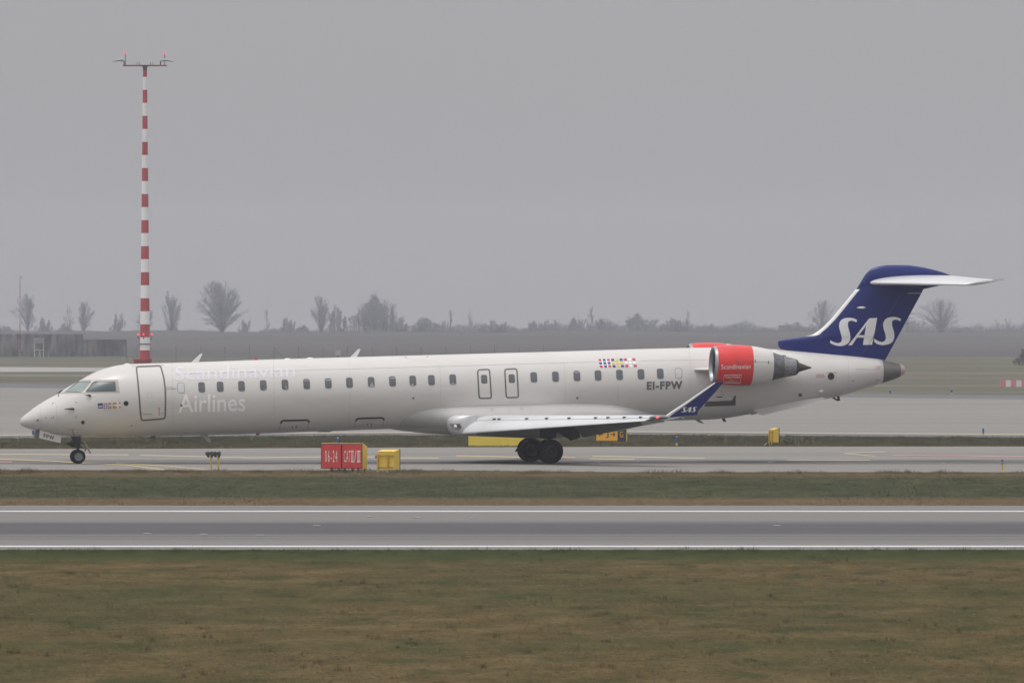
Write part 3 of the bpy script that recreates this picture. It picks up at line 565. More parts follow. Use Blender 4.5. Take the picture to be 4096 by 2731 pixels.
M_beige = mat('exhaust_beige', (0.52, 0.45, 0.40), 0.4, 0.4)
M_core = noise_mat('core_cowl_metal', [(0.16, 0.165, 0.175), (0.34, 0.35, 0.36)], scale=(1.5, 1, 5), nscale=2.2, rough=0.38, metal=0.55)
M_burnt = noise_mat('burnt_metal', [(0.065, 0.056, 0.048), (0.12, 0.10, 0.085)], nscale=4, rough=0.45, metal=0.6)
M_duct = mat('intake_duct_grey', (0.12, 0.135, 0.15), 0.4, 0.3); M_black = mat('fan_black', (0.012, 0.012, 0.014), 0.5)
M_line = mat('marking_grey', (0.115, 0.11, 0.105), 0.5); M_dkline = mat('marking_dark', (0.03, 0.032, 0.036), 0.5); M_panel = mat('panel_seam', (0.44, 0.43, 0.42), 0.5)
M_letter = mat('pale_lettering', (0.69, 0.70, 0.755), 0.36)
M_wletter = mat('bright_lettering', (0.88, 0.88, 0.87), 0.36)  # same lettering paint in a second tone, light on each word painted in
M_eletter = mat('white_lettering', (0.82, 0.81, 0.80), 0.4); M_pure = mat('white_marking', (0.86, 0.86, 0.86), 0.4)
M_glass = mat('cabin_window', (0.085, 0.09, 0.10), 0.12, 0.0, 0.6, 0.6); M_plug = mat('window_plug', (0.60, 0.61, 0.615), 0.4)
M_wrefl = mat('window_reflection', (0.34, 0.34, 0.34), .5); M_wrim = mat('window_rim', (0.50, 0.50, 0.50), .4)
M_cock = mat('cockpit_glass', (0.05, 0.08, 0.085), 0.28, 0, 0.6, 0.0); M_cock2 = mat('windscreen_glass', (0.24, 0.30, 0.285), 0.28, 0, 0.6, 0.0)  # windscreen tint lightened to paint in the sky seen through it
M_sur = mat('cockpit_surround', (0.42, 0.39, 0.36), 0.5); M_pillar = mat('cockpit_pillar', (0.62, 0.57, 0.52), 0.45)
M_tyre = noise_mat('tyre_rubber', [(0.008, 0.009, 0.011), (0.014, 0.015, 0.018)], nscale=6, rough=0.8); M_rim = mat('wheel_rim', (0.30, 0.31, 0.31), 0.5, .3); M_rimd = mat('dusty_rim', (0.05, 0.05, 0.052), .6, .3)
M_gear = mat('gear_steel', (0.035, 0.036, 0.04), 0.5, 0.3); M_steel = mat('light_steel', (0.34, 0.33, 0.31), 0.45, .4)
M_rmark = mat('red_marking', (0.48, 0.10, 0.09), .5); M_ymark = mat('yellow_marking', (0.72, 0.58, 0.14), .5); M_bmark = mat('blue_marking', (0.035, 0.045, 0.19), .45)

# ---- fuselage: top and bottom outlines
TOP = [(80, 1686), (82.4, 1676), (91, 1666), (108.7, 1652), (140, 1628), (175.4, 1605), (210.4, 1586), (228, 1577), (245, 1565.5), (266.6, 1551.5), (291, 1537), (315.7, 1524), (350.7, 1503.5), (382, 1487.7), (421, 1473.7), (456, 1463.8), (491, 1458.2), (540, 1455), (596, 1453.2), (701, 1450.4), (820, 1446.8), (1024, 1439.2), (1256, 1432.2), (1500, 1425.4), (1951, 1413.3), (2300, 1403.5), (2580, 1395), (2760, 1391), (2870, 1389.6), (2960, 1390.2), (3087, 1396.5), (3146, 1401), (3295, 1413.5), (3465, 1430), (3529, 1438.5), (3597, 1453.5), (3614, 1462)]
BOT = [(80, 1686), (81.4, 1694.6), (87.7, 1702.5), (105, 1710.4), (130, 1717.6), (158, 1725), (193, 1732), (228, 1738.5), (252.5, 1743), (280.6, 1746), (315.7, 1747.6), (386, 1748), (456, 1747.3), (526, 1746.3), (596, 1744.8), (701, 1742.5), (807, 1739.7), (1024, 1734), (1200, 1728), (1361, 1722), (1554, 1715.3), (2000, 1702), (2600, 1684.5), (2756, 1680), (2826, 1678.4), (2891, 1673.5), (2998, 1656.5), (3100, 1637.5), (3303, 1596), (3380, 1578.5), (3444, 1558), (3521, 1534.7), (3597, 1508), (3614, 1496)]
zt_f = smooth_interp([lxa(x, 0, y) for x, y in TOP], [unproj(x, y, 0)[1] for x, y in TOP])
zb_f = smooth_interp([lxa(x, 0, y) for x, y in BOT], [unproj(x, y, 0)[1] for x, y in BOT])
X0 = lxa(80, 0, 1686); XE = lxa(3614, 0, 1478)
HW = [(0, .0), (.03, .13), (.1, .23), (.25, .36), (.5, .52), (1, .75), (1.5, .925), (2, 1.06), (2.5, 1.17), (3, 1.25), (3.6, 1.31), (4.3, 1.34), (5.2, 1.345)]
hw_n = smooth_interp([X0 + a for a, b in HW], [b for a, b in HW])
HT = [(2700, 1.345), (2850, 1.34), (3000, 1.29), (3150, 1.15), (3300, .94), (3450, .68), (3530, .51), (3597, .31), (3614, .21)]
hw_t = smooth_interp([lxa(a) for a, b in HT], [b for a, b in HT])
def hw_f(x): return hw_n(x) if x < X0 + 5.2 else (hw_t(x) if x > lxa(2700) else 1.345)
def section(x):
    zt, zb = zt_f(x), zb_f(x); s = x - X0; zc = (zt + zb) / 2
    return zt, zb, zc, hw_f(x)
def hull_y(x, z):
    zt, zb, zc, hw = section(min(max(x, X0 + .01), XE)); u = (z - zc) / max((zt - zc) if z > zc else (zc - zb), 1e-3); u = max(-.996, min(.996, u))
    return hw * math.sqrt(1 - u * u)
def hull_ring(x, n=96, grow=0.0):
    zt, zb, zc, hw = section(x); out = []
    for k in range(n):
        q = 2 * math.pi * k / n; out.append((x, hw * math.cos(q) * (1 + grow), zc + ((zt - zc) if math.sin(q) > 0 else (zc - zb)) * math.sin(q) * (1 + grow)))
    return out
xs = [X0 + .004, X0 + .015] + [X0 + v for v in np.concatenate([np.linspace(.03, 1, 14), np.linspace(1.12, 5.2, 36)])]
XC = lxa(3524, 0); XQ = lxa(3597, 0)
xs += list(np.linspace(X0 + 5.6, lxa(2700), 36)) + list(np.linspace(lxa(2740), XC, 34))
body = MB().loft([hull_ring(x) for x in xs]).build('fuselage', M_paint, plane, True)
MB().loft([hull_ring(x) for x in np.linspace(XC, XQ, 10)]).build('tail_cone', M_grey, plane, True, 50)
mb = MB(); e = hull_ring(XE, 40); zt, zb, zc, hw = section(XE)
mb.loft([hull_ring(x, 40) for x in np.linspace(XQ, XE, 5)], cap=False).loft([e, [(XE + .02, y * .85, zc + (z - zc) * .85) for x, y, z in e], [(XE - .25, y * .75, zc + (z - zc) * .75) for x, y, z in e], [(XE - .26, y * .01, zc + (z - zc) * .01) for x, y, z in e]], cap=False)
mb.build('exhaust_pipe', M_beige, plane, True, 50)

# ---- markings laid on a curved skin
def hit(px, py, surf, off):
    ly = -1.0
    for _ in range(14):
        x, z = unproj(px, py, ly); ly = -surf(x, z)
    x, z = unproj(px, py, ly); e_ = .01
    gx_ = (surf(x + e_, z) - surf(x - e_, z)) / (2 * e_); gz_ = (surf(x, z + e_) - surf(x, z - e_)) / (2 * e_)
    gx_ = max(-3, min(3, gx_)); gz_ = max(-3, min(3, gz_)); n = Vector((-gx_, -1, -gz_)).normalized()
    return Vector((x, ly, z)) + n * off
def decal(name, piece, m, surf=hull_y, off=0.006, step=9.0, parent=None, mirror=False):
    v, f = cut2d(*piece, step) if step else piece
    P = [hit(a, b, surf, off) for a, b in v]; o = obj(name, P, f, m, parent or plane)
    if mirror: obj(name, [(p.x, -p.y, p.z) for p in P], f, m, parent or plane)
    return o
def text_piece(txt, x0, x1, yb, yt, slope=0.0, shear=0.0, spacing=1.0, bold=0.0):
    v, f = text2d(txt, spacing, bold); return np.array([(x0 + (x1 - x0) * a + shear * b, yb + slope * (x1 - x0) * a - (yb - yt) * b) for a, b in v]), f

# cabin windows
WIN = [(806.7, 1549), (880.7, 1546.4), (966, 1544.2), (1053, 1541), (1140, 1538.5), (1226.5, 1536), (1313, 1533.4), (1397.7, 1530.6), (1484.7, 1528), (1570, 1524.9), (1651, 1522.6), (1725.6, 1520.4), (1811, 1517.7), (2135, 1508.8), (2222, 1506.4), (2307.5, 1503.6), (2392, 1501.6), (2478, 1499), (2563.8, 1496.8), (2641, 1494.7)]
for x, y in WIN:
    o = decal('cabin_window', fill2d([rrect(x - 13.2, y - 20.4, x + 13.2, y + 20.4, 8.5, 2.4)]), M_glass, step=10)
    decal('window_rim', fill2d([rrect(x - 14.6, y - 21.8, x + 14.6, y + 21.8, 9.5, 2.4), rrect(x - 13.2, y - 20.4, x + 13.2, y + 20.4, 8.5, 2.4)]), M_wrim, step=10, off=.007, parent=o)
for wx, poly in ((1140, [(1140, 1545), (1143, 1543), (1150, 1556), (1147, 1557)]), (1053, [(1056, 1559), (1064, 1553), (1066, 1556), (1060, 1561)]), (1313, [(1302, 1518), (1326, 1517), (1326.5, 1523), (1302.5, 1523.5)]), (1226, [(1216, 1521), (1238, 1520), (1238.5, 1523.5), (1216.5, 1524)]), (1484, [(1478, 1547), (1487, 1528), (1492, 1536), (1496, 1547)]), (1570, [(1560, 1509.5), (1582, 1508.5), (1582.5, 1513), (1560.5, 1514)]), (1651, [(1641, 1541), (1651, 1532), (1657, 1541)]), (1811, [(1803, 1536), (1812, 1529), (1818, 1536)]), (2307, [(2297, 1488), (2319, 1487), (2319.5, 1491), (2297.5, 1492)]), (2150, [(2146, 1518), (2147, 1518), (2147, 1519), (2146, 1519)])):
    if wx != 2150: decal('window_reflection', fill2d([poly]), M_wrefl, step=8, off=.009)  # pale patches painted as reflections on the window glass
for x, y in ((724, 1551), (2714, 1492.6)):
    o = decal('blanked_window', fill2d([rrect(x - 13, y - 20, x + 13, y + 20, 8.5, 2.4)]), M_plug, step=10); o['label'] = 'pale blanked-off window'
    decal('window_rim', fill2d([rrect(x - 14.2, y - 21.2, x + 14.2, y + 21.2, 9.5, 2.4), rrect(x - 13, y - 20, x + 13, y + 20, 8.5, 2.4)]), M_line, step=10, off=.007, parent=o)
# wing exits
for pts, wc in (([(1910.4, 1479.8), (1957.8, 1477), (1965.5, 1592), (1916.7, 1592.7)], (1936.7, 1516.6)), ([(2019, 1477), (2067, 1474.5), (2074, 1589), (2025, 1590)], (2047, 1514))):
    o = decal('wing_exit', fill2d([rounded_poly(pts, 8)]), M_paint, off=.004); cx_ = sum(p[0] for p in pts) / 4; cy_ = sum(p[1] for p in pts) / 4
    decal('outline', stroke2d(rounded_poly(pts, 9), 5.6, True), M_line, off=.008, parent=o)
    decal('window', fill2d([rrect(wc[0] - 12.5, wc[1] - 17.5, wc[0] + 12.5, wc[1] + 17.5, 7, 2)]), M_glass, off=.008, parent=o)
# passenger door
DOOR = [(545, 1467), (642, 1463), (655, 1510), (661, 1558), (662, 1610), (660, 1673), (566, 1681), (562, 1650), (558, 1600), (552, 1530)]
o = decal('passenger_door', fill2d([rounded_poly(DOOR, 8)]), M_paint, off=.004)
decal('outline', stroke2d(rounded_poly(DOOR, 9), 6.0, True), M_line, off=.009, parent=o)
decal('handle', join2d([stroke2d([(636.5, 1632), (636.5, 1661)], 3), stroke2d([(632, 1631), (641.5, 1630)], 2)]), M_rmark, off=.009, parent=o)
decal('latch_panel', stroke2d([(589, 1570), (607, 1569.6), (608, 1593), (590, 1594)], 1, True), M_panel, off=.009, parent=o)
decal('placard', join2d([stroke2d([(571, 1656), (609, 1654.6)], 1.6), stroke2d([(643, 1652), (652, 1651.6)], 1.4)]), M_line, off=.009, parent=o)
decal('rain_gutter', stroke2d([(526, 1464.6), (655, 1460.2)], 2.2), M_panel)
# cargo doors
for pts in ([(1122, 1692.5), (1126, 1685), (1133, 1681.6), (1229, 1679), (1234, 1682), (1237, 1689.5)], [(1422.6, 1683.5), (1427, 1676), (1434, 1672.8), (1529, 1670), (1534, 1673), (1537, 1680)]):
    x0, x1 = pts[0][0], pts[-1][0]; yb = pts[0][1]
    o = decal('cargo_door', stroke2d([(x0, yb), (x0 - 5, yb + 26)], 1.2), M_line); decal('outline', stroke2d(pts, 7), M_dkline, off=.008, parent=o)
    decal('seam', stroke2d([(x1 - 4, yb - 3), (x1 - 6, yb + 22)], 1.2), M_line, parent=o); decal('latch', join2d([stroke2d([(x0 + 48, yb + 9), (x0 + 47, yb + 18)], 2.4), stroke2d([(x0 + 65, yb + 8), (x0 + 61, yb + 20)], 2.6)]), M_dkline, parent=o)
o = decal('baggage_door', fill2d([[(2826, 1605), (2928, 1601), (2936.6, 1582), (2943.6, 1581), (2942, 1621), (2816, 1625.5)]]), M_line); o['label'] = 'dark threshold strip of the rear baggage door'
decal('door_handle', join2d([fill2d([disc2d(2878, 1587, 15, 14, 2.6)]), stroke2d([(2888, 1558), (2884, 1572)], 1.5), stroke2d([(2890, 1574), (2897, 1580)], 2)]), M_line)
# lettering
decal('lettering', text_piece('Scandinavian', 701, 1180, 1522, 1467, -0.0275), M_letter)
decal('lettering', text_piece('Airlines', 713, 982, 1650.5, 1578, -0.024, 0, 1, .010), M_wletter)
decal('registration', text_piece('EI-FPW', 2587, 2730, 1559, 1526.3, -0.024, 0, 1.16, .045), M_line)
decal('small_lettering', text_piece('CITYJET', 666, 706, 1560, 1553, -.02), M_line, step=0)
decal('small_lettering', text_piece('Operated by', 666, 690, 1550.5, 1547, -.02), M_line, step=0)
decal('small_lettering', text_piece('Ylva Viking', 415, 450, 1641, 1634.5, -.01), M_panel, step=0)
for t_, x0, x1, y in (('DANGER NO', 3266, 3297, 1500), ('OBSTRUCTIONS', 3263, 3299, 1505.6), ('IN THIS AREA', 3265, 3297, 1511)): decal('warning_text', text_piece(t_, x0, x1, y, y - 4.4), M_rmark, step=0)
for t_, x0, x1, y in (('DANGER', 3502, 3524, 1468.5), ('HOT', 3507, 3520, 1473.6), ('EXHAUST', 3500, 3524, 1479)): decal('warning_text', text_piece(t_, x0, x1, y, y - 4.2), M_rmark, step=0)
def squares(x, y, cv, rv, w_, h_, sh, rows, under, nm):
    groups = {}
    for r_, row in enumerate(rows):
        for c_, ch in enumerate(row):
            a = x + cv[0] * c_ + rv[0] * r_; b = y + cv[1] * c_ + rv[1] * r_
            groups.setdefault(ch, []).append(quad2d([(a, b), (a + w_, b - .2), (a + w_ + sh, b + h_), (a + sh, b + h_ + .2)]))
    o = decal(nm, quad2d([(x - 1, y - 1), (x + cv[0] * 3 - 2, y - 1.8), (x + cv[0] * 3 + rv[0] * 3 - 2, y + rv[1] * 3 - 2.5), (x + rv[0] * 3 - 1, y + rv[1] * 3 - 2)]), M_pure, off=.005, step=12)
    for ch, g_ in groups.items(): decal({'R': 'red_squares', 'B': 'blue_squares', 'Y': 'yellow_squares', 'W': 'white_squares'}[ch], join2d(g_), {'R': M_rmark2, 'B': M_bmark, 'Y': M_ymark, 'W': M_pure}[ch], off=.008, step=0, parent=o)
M_rmark2 = mat('flag_red', (.55, .04, .045), .45)
ROWS = ['RBRBYBRWR', 'BBBYYYWWW', 'RBRBYBRWR']
squares(2392.5, 1435.8, (16.95, -.36), (2.75, 12.8), 12, 9, 2.4, ROWS, None, 'flag_emblem')
squares(414, 1611.8, (7.72, -.3), (.3, 7.9), 5.5, 5.5, .3, ROWS, None, 'flag_emblem')
S1 = [(140, 812), (190, 852), (260, 882), (330, 890), (385, 872), (412, 835), (420, 790), (412, 720), (395, 650), (370, 570), (352, 500), (350, 440), (362, 380), (395, 325), (440, 288), (500, 265), (570, 255), (650, 258), (720, 270), (770, 290), (800, 310), (788, 372), (740, 348), (690, 332), (640, 330), (600, 345), (578, 380), (572, 440), (585, 510), (605, 580), (625, 660), (636, 740), (628, 810), (600, 870), (550, 915), (490, 945), (430, 960), (370, 965), (300, 955), (230, 938), (170, 908), (118, 878)]
A_ = [(583, 940), (610, 905), (700, 790), (850, 600), (1080, 300), (1105, 268), (1305, 258), (1255, 560), (1220, 720), (1180, 925), (1165, 932), (948, 938), (975, 752), (810, 752), (770, 800), (672, 945)]; AH = [(850, 692), (1025, 455), (990, 690)]
S3 = [(1235, 775), (1290, 815), (1360, 850), (1420, 862), (1475, 850), (1512, 810), (1524, 760), (1515, 690), (1495, 610), (1470, 540), (1455, 460), (1458, 400), (1475, 345), (1505, 300), (1560, 262), (1630, 240), (1710, 232), (1790, 240), (1860, 262), (1905, 285), (1885, 345), (1830, 315), (1780, 303), (1725, 308), (1690, 335), (1676, 370), (1680, 440), (1700, 520), (1725, 600), (1738, 690), (1730, 770), (1705, 835), (1660, 885), (1600, 915), (1530, 932), (1450, 942), (1380, 935), (1300, 910), (1245, 870), (1228, 845)]
def emblem(fn):
    return join2d([fill2d([[fn(*p) for p in lp_] for lp_ in lps]) for lps in ([S1], [A_, AH], [S3])])
o = decal('emblem_panel', quad2d([(391, 1612.5), (411.3, 1612), (411.8, 1632.4), (392, 1633)]), M_bmark, off=.006)
decal('emblem', emblem(lambda a, b: (393.5 + (a - 118) / 1787 * 16.5, 1621 + (b - 232) / 733 * 8.2)), M_pure, off=.010, step=0, parent=o)
# cockpit
q7 = lambda pts: [(200 + a / 6.533, 1480 + b / 6.533) for a, b in pts]
SUR = q7([(800, 275), (840, 256), (1780, 245), (1822, 592), (950, 605), (300, 622), (250, 616), (390, 545), (470, 490), (600, 390), (735, 300)])
decal('cockpit_surround', fill2d([SUR]), M_sur, off=.004, step=7, mirror=True)
decal('windscreen', fill2d([rounded_poly(q7([(398, 568), (760, 312), (1072, 310), (1055, 340), (855, 572)]), 2)]), M_cock2, off=.010, step=7, mirror=True)
decal('windscreen_rim', stroke2d(q7([(398, 570), (760, 310), (1074, 308), (1058, 338), (858, 574)]), 1.9, True), M_dkline, off=.012, step=7, mirror=True)
decal('cockpit_side_window', fill2d([rounded_poly(q7([(940, 563), (1110, 347), (1172, 310), (1700, 307), (1722, 541)]), 2)]), M_cock, off=.010, step=7, mirror=True)
decal('side_window_rim', stroke2d(q7([(940, 565), (1110, 345), (1172, 308), (1702, 305), (1724, 543)]), 1.9, True), M_dkline, off=.012, step=7, mirror=True)
decal('cockpit_pillar', fill2d([q7([(775, 606), (945, 604), (940, 580), (930, 562), (1110, 330), (1165, 298), (1235, 278), (1235, 264), (1050, 268), (1080, 290), (1082, 312), (860, 570), (780, 592)])]), M_pillar, off=.014, step=7, mirror=True)
decal('front_windscreen', fill2d([q7([(478, 500), (560, 425), (640, 365), (735, 300), (756, 292), (730, 325), (600, 412), (500, 492)])]), M_cock, off=.008, step=7, mirror=True)
for s in (1, -1):
    p0 = hit(233, 1586, hull_y, .0); p1 = hit(236.5, 1571, hull_y, .05); p2 = hit(250, 1559.5, hull_y, .09)
    MB().tube([(p.x, p.y * s, p.z) for p in (p0, p1, p2)], [.022, .016, .014], 6).build('wiper', M_dkline, plane)
# probes, vents and small marks of the nose and flanks
def probe(pts, rad, nm, m=M_dkline, surf=hull_y): 
    P = [hit(a, b, surf, c) for a, b, c in pts]; return MB().tube(P, rad, 7).build(nm, m, plane)
probe([(294, 1636, .02), (290, 1635.5, .07), (260, 1637, .075)], [.05, .04, .012], 'pitot_probe'); probe([(361, 1583.6, .02), (357, 1583, .07), (343, 1583, .07)], [.05, .035, .01], 'pitot_probe')
probe([(154, 1679.5, .02), (148, 1679.5, .04)], [.03, .02], 'static_probe')
for x, y, r_, m_, nm in ((504, 1613, 8.8, M_black, 'round_vent'), (331.5, 1688.5, 6, M_black, 'round_vent'), (3323.7, 1505, 12.6, M_black, 'exhaust_port'), (3201, 1579, 6.2, M_line, 'drain_port'), (1653.5, 1591.7, 4, M_line, 'drain_port'), (2309, 1591, 4.4, M_line, 'drain_port'), (725.5, 1621, 4.6, M_line, 'static_port'), (526.5, 1702, 2.8, M_line, 'drain_port')):
    o = decal(nm, fill2d([disc2d(x, y, r_, 20)]), m_, off=.009, step=0)
    if r_ > 5: decal('rim', join2d([stroke2d(disc2d(x, y, r_ + .6, 20), 1.4, True)]), M_line, off=.011, step=0, parent=o)
decal('hinge_marks', join2d([stroke2d(p, 2) for p in ([(209, 1618), (210, 1612), (216, 1611)], [(301, 1607.5), (305.5, 1608), (305, 1613)], [(298, 1669), (305, 1669), (305, 1662)], [(184, 1667), (184, 1675)], [(204, 1668), (206, 1673), (214, 1672), (214, 1665)])]), M_line, step=0)
decal('door_arrow', join2d([stroke2d([(280, 1718), (300, 1716)], 1.6), stroke2d([(290, 1720), (294, 1733), (298, 1741)], 2.6)]), M_rmark, step=5)
decal('red_arrows', join2d([stroke2d([(1618, 1428.5), (1628, 1431)], 2), stroke2d([(1706, 1427), (1714, 1426.5)], 2)]), M_rmark, step=0)
for pts in ([(160, 1625), (164, 1660), (167, 1700), (166, 1728)], [(218, 1584), (226, 1630), (229, 1690), (228, 1737)]): decal('panel_seam', stroke2d(pts, .9), M_panel, step=8)
decal('panel_seam', stroke2d([(700, 1497), (1200, 1481), (1800, 1464), (2390, 1447)], .8), M_panel, step=20); decal('panel_seam', stroke2d([(2560, 1442.5), (2830, 1439)], .8), M_panel, step=20)
for x, y0, y1 in ((1762, 1465, 1618), (2260, 1451, 1607), (3393, 1424, 1574), (690, 1454, 1735), (1096, 1441, 1725), (1398, 1432, 1708), (2470, 1405, 1640), (2760, 1396, 1600)): decal('panel_seam', stroke2d([(x - 3, y0), (x + 2, (y0 + y1) / 2), (x, y1)], .8), M_panel, step=8)
decal('panel_seam', stroke2d([(3424, 1476), (3500, 1478.5)], 1.0), M_line, step=0); decal('vent_slot', join2d([stroke2d([(3305, 1490.5), (3347, 1490)], 1.6), stroke2d([(3407, 1522.5), (3417, 1523)], 2.4), stroke2d([(3505, 1520), (3514, 1519.5)], 2)]), M_line, step=0)
probe([(3276, 1563.5, .01), (3284, 1562, .05), (3291, 1561, .02)], [.03, .05, .03], 'antenna_blister', M_pure)
# antennas on the spine and keel (upright blades)
def blade(pts, m, nm, th=.05, ly=0):
    P = [lp(a, b, ly) for a, b in pts]; mb = MB(); n = len(P); mid = sum((p.x for p in P)) / n
    mb.prism([(p.x, p.z) for p in P], 1, ly - th / 2, ly + th / 2); return mb.build(nm, m, plane)
blade([(764, 1451), (799, 1417), (805, 1413.5), (810, 1415), (793, 1450)], M_pure, 'antenna'); blade([(1398, 1432), (1431, 1398), (1437, 1395), (1442, 1396.5), (1426, 1431)], M_pure, 'antenna')
blade([(800, 1737), (830, 1737), (845, 1768), (833, 1768)], M_panel, 'antenna'); blade([(2778, 1677), (2797, 1677), (2818, 1694), (2796, 1690)], M_panel, 'antenna'); blade([(2886, 1671), (2897, 1671), (2906, 1685.5), (2894, 1687)], M_line, 'antenna')
blade([(604, 1744), (624, 1743), (621, 1752), (609, 1753)], M_line, 'antenna'); blade([(1265, 1724), (1332, 1722), (1318, 1727.5), (1272, 1728)], M_line, 'antenna')
for x, y, s in ((1024, 1439, 1), (1031, 1733, -1)):
    c = lp(x, y, 0); MB().revolve([(0, .07), (.03, .065), (.06, .045), (.075, 0)], c, (0, 0, s), 12).build('beacon', M_rl2 if False else M_mr, plane, True)
for x, y in ((508, 1457), (1150, 1436), (1240, 1433)): c = lp(x, y, 0); MB().revolve([(0, .12), (.025, .10), (.035, 0)], c, (0, 0, 1), 12).build('antenna_blister', M_pure, plane, True)
blade([(3325, 1589), (3333, 1586), (3350, 1598), (3349, 1585), (3357, 1584), (3358, 1598), (3363, 1600), (3352, 1603.5), (3345, 1601)], M_gear, 'tail_skid', .12)

# ---- belly fairing
FT = [(1570, 1672), (1600, 1662), (1660, 1650), (1751, 1633), (1842, 1625), (1947, 1622), (2123, 1617), (2245, 1614), (2330, 1614), (2405, 1616), (2475, 1622), (2545, 1637), (2616, 1654), (2650, 1664), (2690, 1676)]
FB = [(1555, 1713), (1600, 1721.8), (1650, 1727), (1705, 1732.5), (1810, 1740), (1950, 1746), (2140, 1751), (2300, 1746), (2450, 1726), (2560, 1704), (2650, 1688), (2700, 1680)]
ft = smooth_interp([lxa(x, -1.3, y) for x, y in FT], [unproj(x, y, -1.25)[1] for x, y in FT]); fb = smooth_interp([lxa(x, 0, y) for x, y in FB], [unproj(x, y, 0)[1] for x, y in FB])
xa, xb = lxa(1575, -1.2), lxa(2680, -1.2)
def fair_w(x): u = (x - xa) / (xb - xa); return 1.345 + .17 * min(1, math.sin(math.pi * min(max(u, 0.001), .999)) * 1.6)
def fair_ring(x, n=14):
    zt, zb = ft(x), fb(x); h = zt - zb; yt = hull_y(x, zt) ; wdt = max(fair_w(x), yt + .02); zm = zt - .42 * h; half = [(yt - .05, zt + .02), (yt + .012, zt)]
    for k in range(1, 6): t = k / 5; half.append((yt + .012 + (wdt - yt - .012) * math.sin(t * math.pi / 2), zt - (zt - zm) * t))
    for k in range(1, n + 1): q = k / n * math.pi / 2; half.append((wdt * math.cos(q) ** .7 if k < n else 0, zm - (zm - zb) * math.sin(q)))
    u = (x - xa) / (xb - xa); k_ = min(1, u / .26, (1 - u) / .22); k_ = k_ * k_ * (3 - 2 * k_)
    half = [((hull_y(x, b) - .03) * (1 - k_) + a * k_ if a > 0 else 0, b) for a, b in half]
    return [(x, -a, b) for a, b in half] + [(x, a, b) for a, b in half[-2::-1]]
MB().loft([fair_ring(x) for x in np.linspace(xa, xb, 44)]).build('belly_fairing', M_belly, plane, True, 60)
def fair_y(x, z):
    zt, zb = ft(x), fb(x); h = zt - zb; yt = hull_y(x, zt); wdt = max(fair_w(x), yt + .02); zm = zt - .42 * h
    if z > zm: return yt + .012 + (wdt - yt - .012) * math.sin(min(1, max(0, (zt - z) / (zt - zm))) * math.pi / 2)
    s = min(.999, (zm - z) / (zm - zb)); return wdt * (1 - s * s) ** .35
for x in (1844, 1948, 2036, 2123, 2244): decal('panel_seam', stroke2d([(x, 1630), (x, 1654)], 1.0), M_panel, surf=fair_y, step=6, off=.008)
for x, y in ((1968, 1638), (2086, 1633.5)): decal('round_light', fill2d([disc2d(x, y, 6, 16)]), M_panel, surf=fair_y, step=0, off=.01)

# ---- wings (near = -y, far = +y)
def Lx(t): return 1847 + 741 * t
def Ly(t): return 1736 - 53 * t
def wing_pars(t):
    ly = -1.95 - 9.75 * t; L_ = lp(Lx(t), Ly(t), ly); s_ = .62 - .36 * t; zJ = unproj(Lx(t) + 60, 1681.5 - 9 * t, ly)[1]; zC = unproj(Lx(t) + 100, 1659.5, ly)[1]
    chord = interp(t, [0, .274, .716, 1], [3.75, 2.62, 1.85, 1.35]); zT = zC - interp(t, [0, 1], [.30, .10]); return ly, L_, s_, zJ, zC, chord, zT
def wing_ring(t, extra=0.0):
    ly, L_, s_, zJ, zC, c, zT = wing_pars(t); x0 = L_.x + s_; x1 = L_.x + c; th = interp(t, [0, 1], [.52, .17]); up = []
    for u in (0, .04, .1, .18, .28, .4, .55, .7, .85, 1.0):
        z = zJ + (zC - zJ) * math.sin(min(u / .3, 1) * math.pi / 2) if u < .3 else zC + (zT - zC) * ((u - .3) / .7) ** 1.7
        up.append((x0 + (x1 - x0) * u, ly, z))
    lo = [(x0 + (x1 - x0) * u, ly, zC - th * q + (zT - zC) * u * .6) for u, q in ((.9, .22), (.65, .62), (.35, .95), (.12, .98), (0.0, .8))]
    lo.append((x0 - .04, ly, (zJ + zC - th * .8) / 2)); return up + [(x1, ly, zT - .03)] + lo
SL = [(1.03, .99), (.85, .935), (.6, .80), (.36, .60), (.17, .38), (.05, .19), (0, .08), (.02, .015), (.08, 0), (.2, .06), (.5, .36), (.9, .80)]
def slat_ring(t):
    ly, L_, s_, zJ, zC, c, zT = wing_pars(t); return [(L_.x + s_ * a, ly, L_.z + (zJ - L_.z) * b) for a, b in SL]
def flap(mir, t0, t1, te0, te1, th0=.16):
    rings = []
    for t, (px, py), ly in ((t0, te0, None), (t1, te1, None)):
        ly, L_, s_, zJ, zC, c, zT = wing_pars(t); ly2 = ly; te = lp(px, py, ly2); hx, hz = L_.x + c - .42 * (1 - .45 * t), zT - .06; dx, dz = te.x - hx, te.z - hz; ln = math.hypot(dx, dz); nx, nz_ = -dz / ln, dx / ln; th = th0 * (1 - .5 * t)
        rings.append([(hx + dx * u + nx * th * q, ly2, hz + dz * u + nz_ * th * q) for u, q in ((0, .0), (.05, .45), (.25, .5), (.6, .3), (1, .04), (1, -.04), (.6, -.25), (.25, -.45), (.05, -.4))])
    mb = MB().loft(rings)
    if mir: mb.v = [(a, -b, c_) for a, b, c_ in mb.v]
    return mb
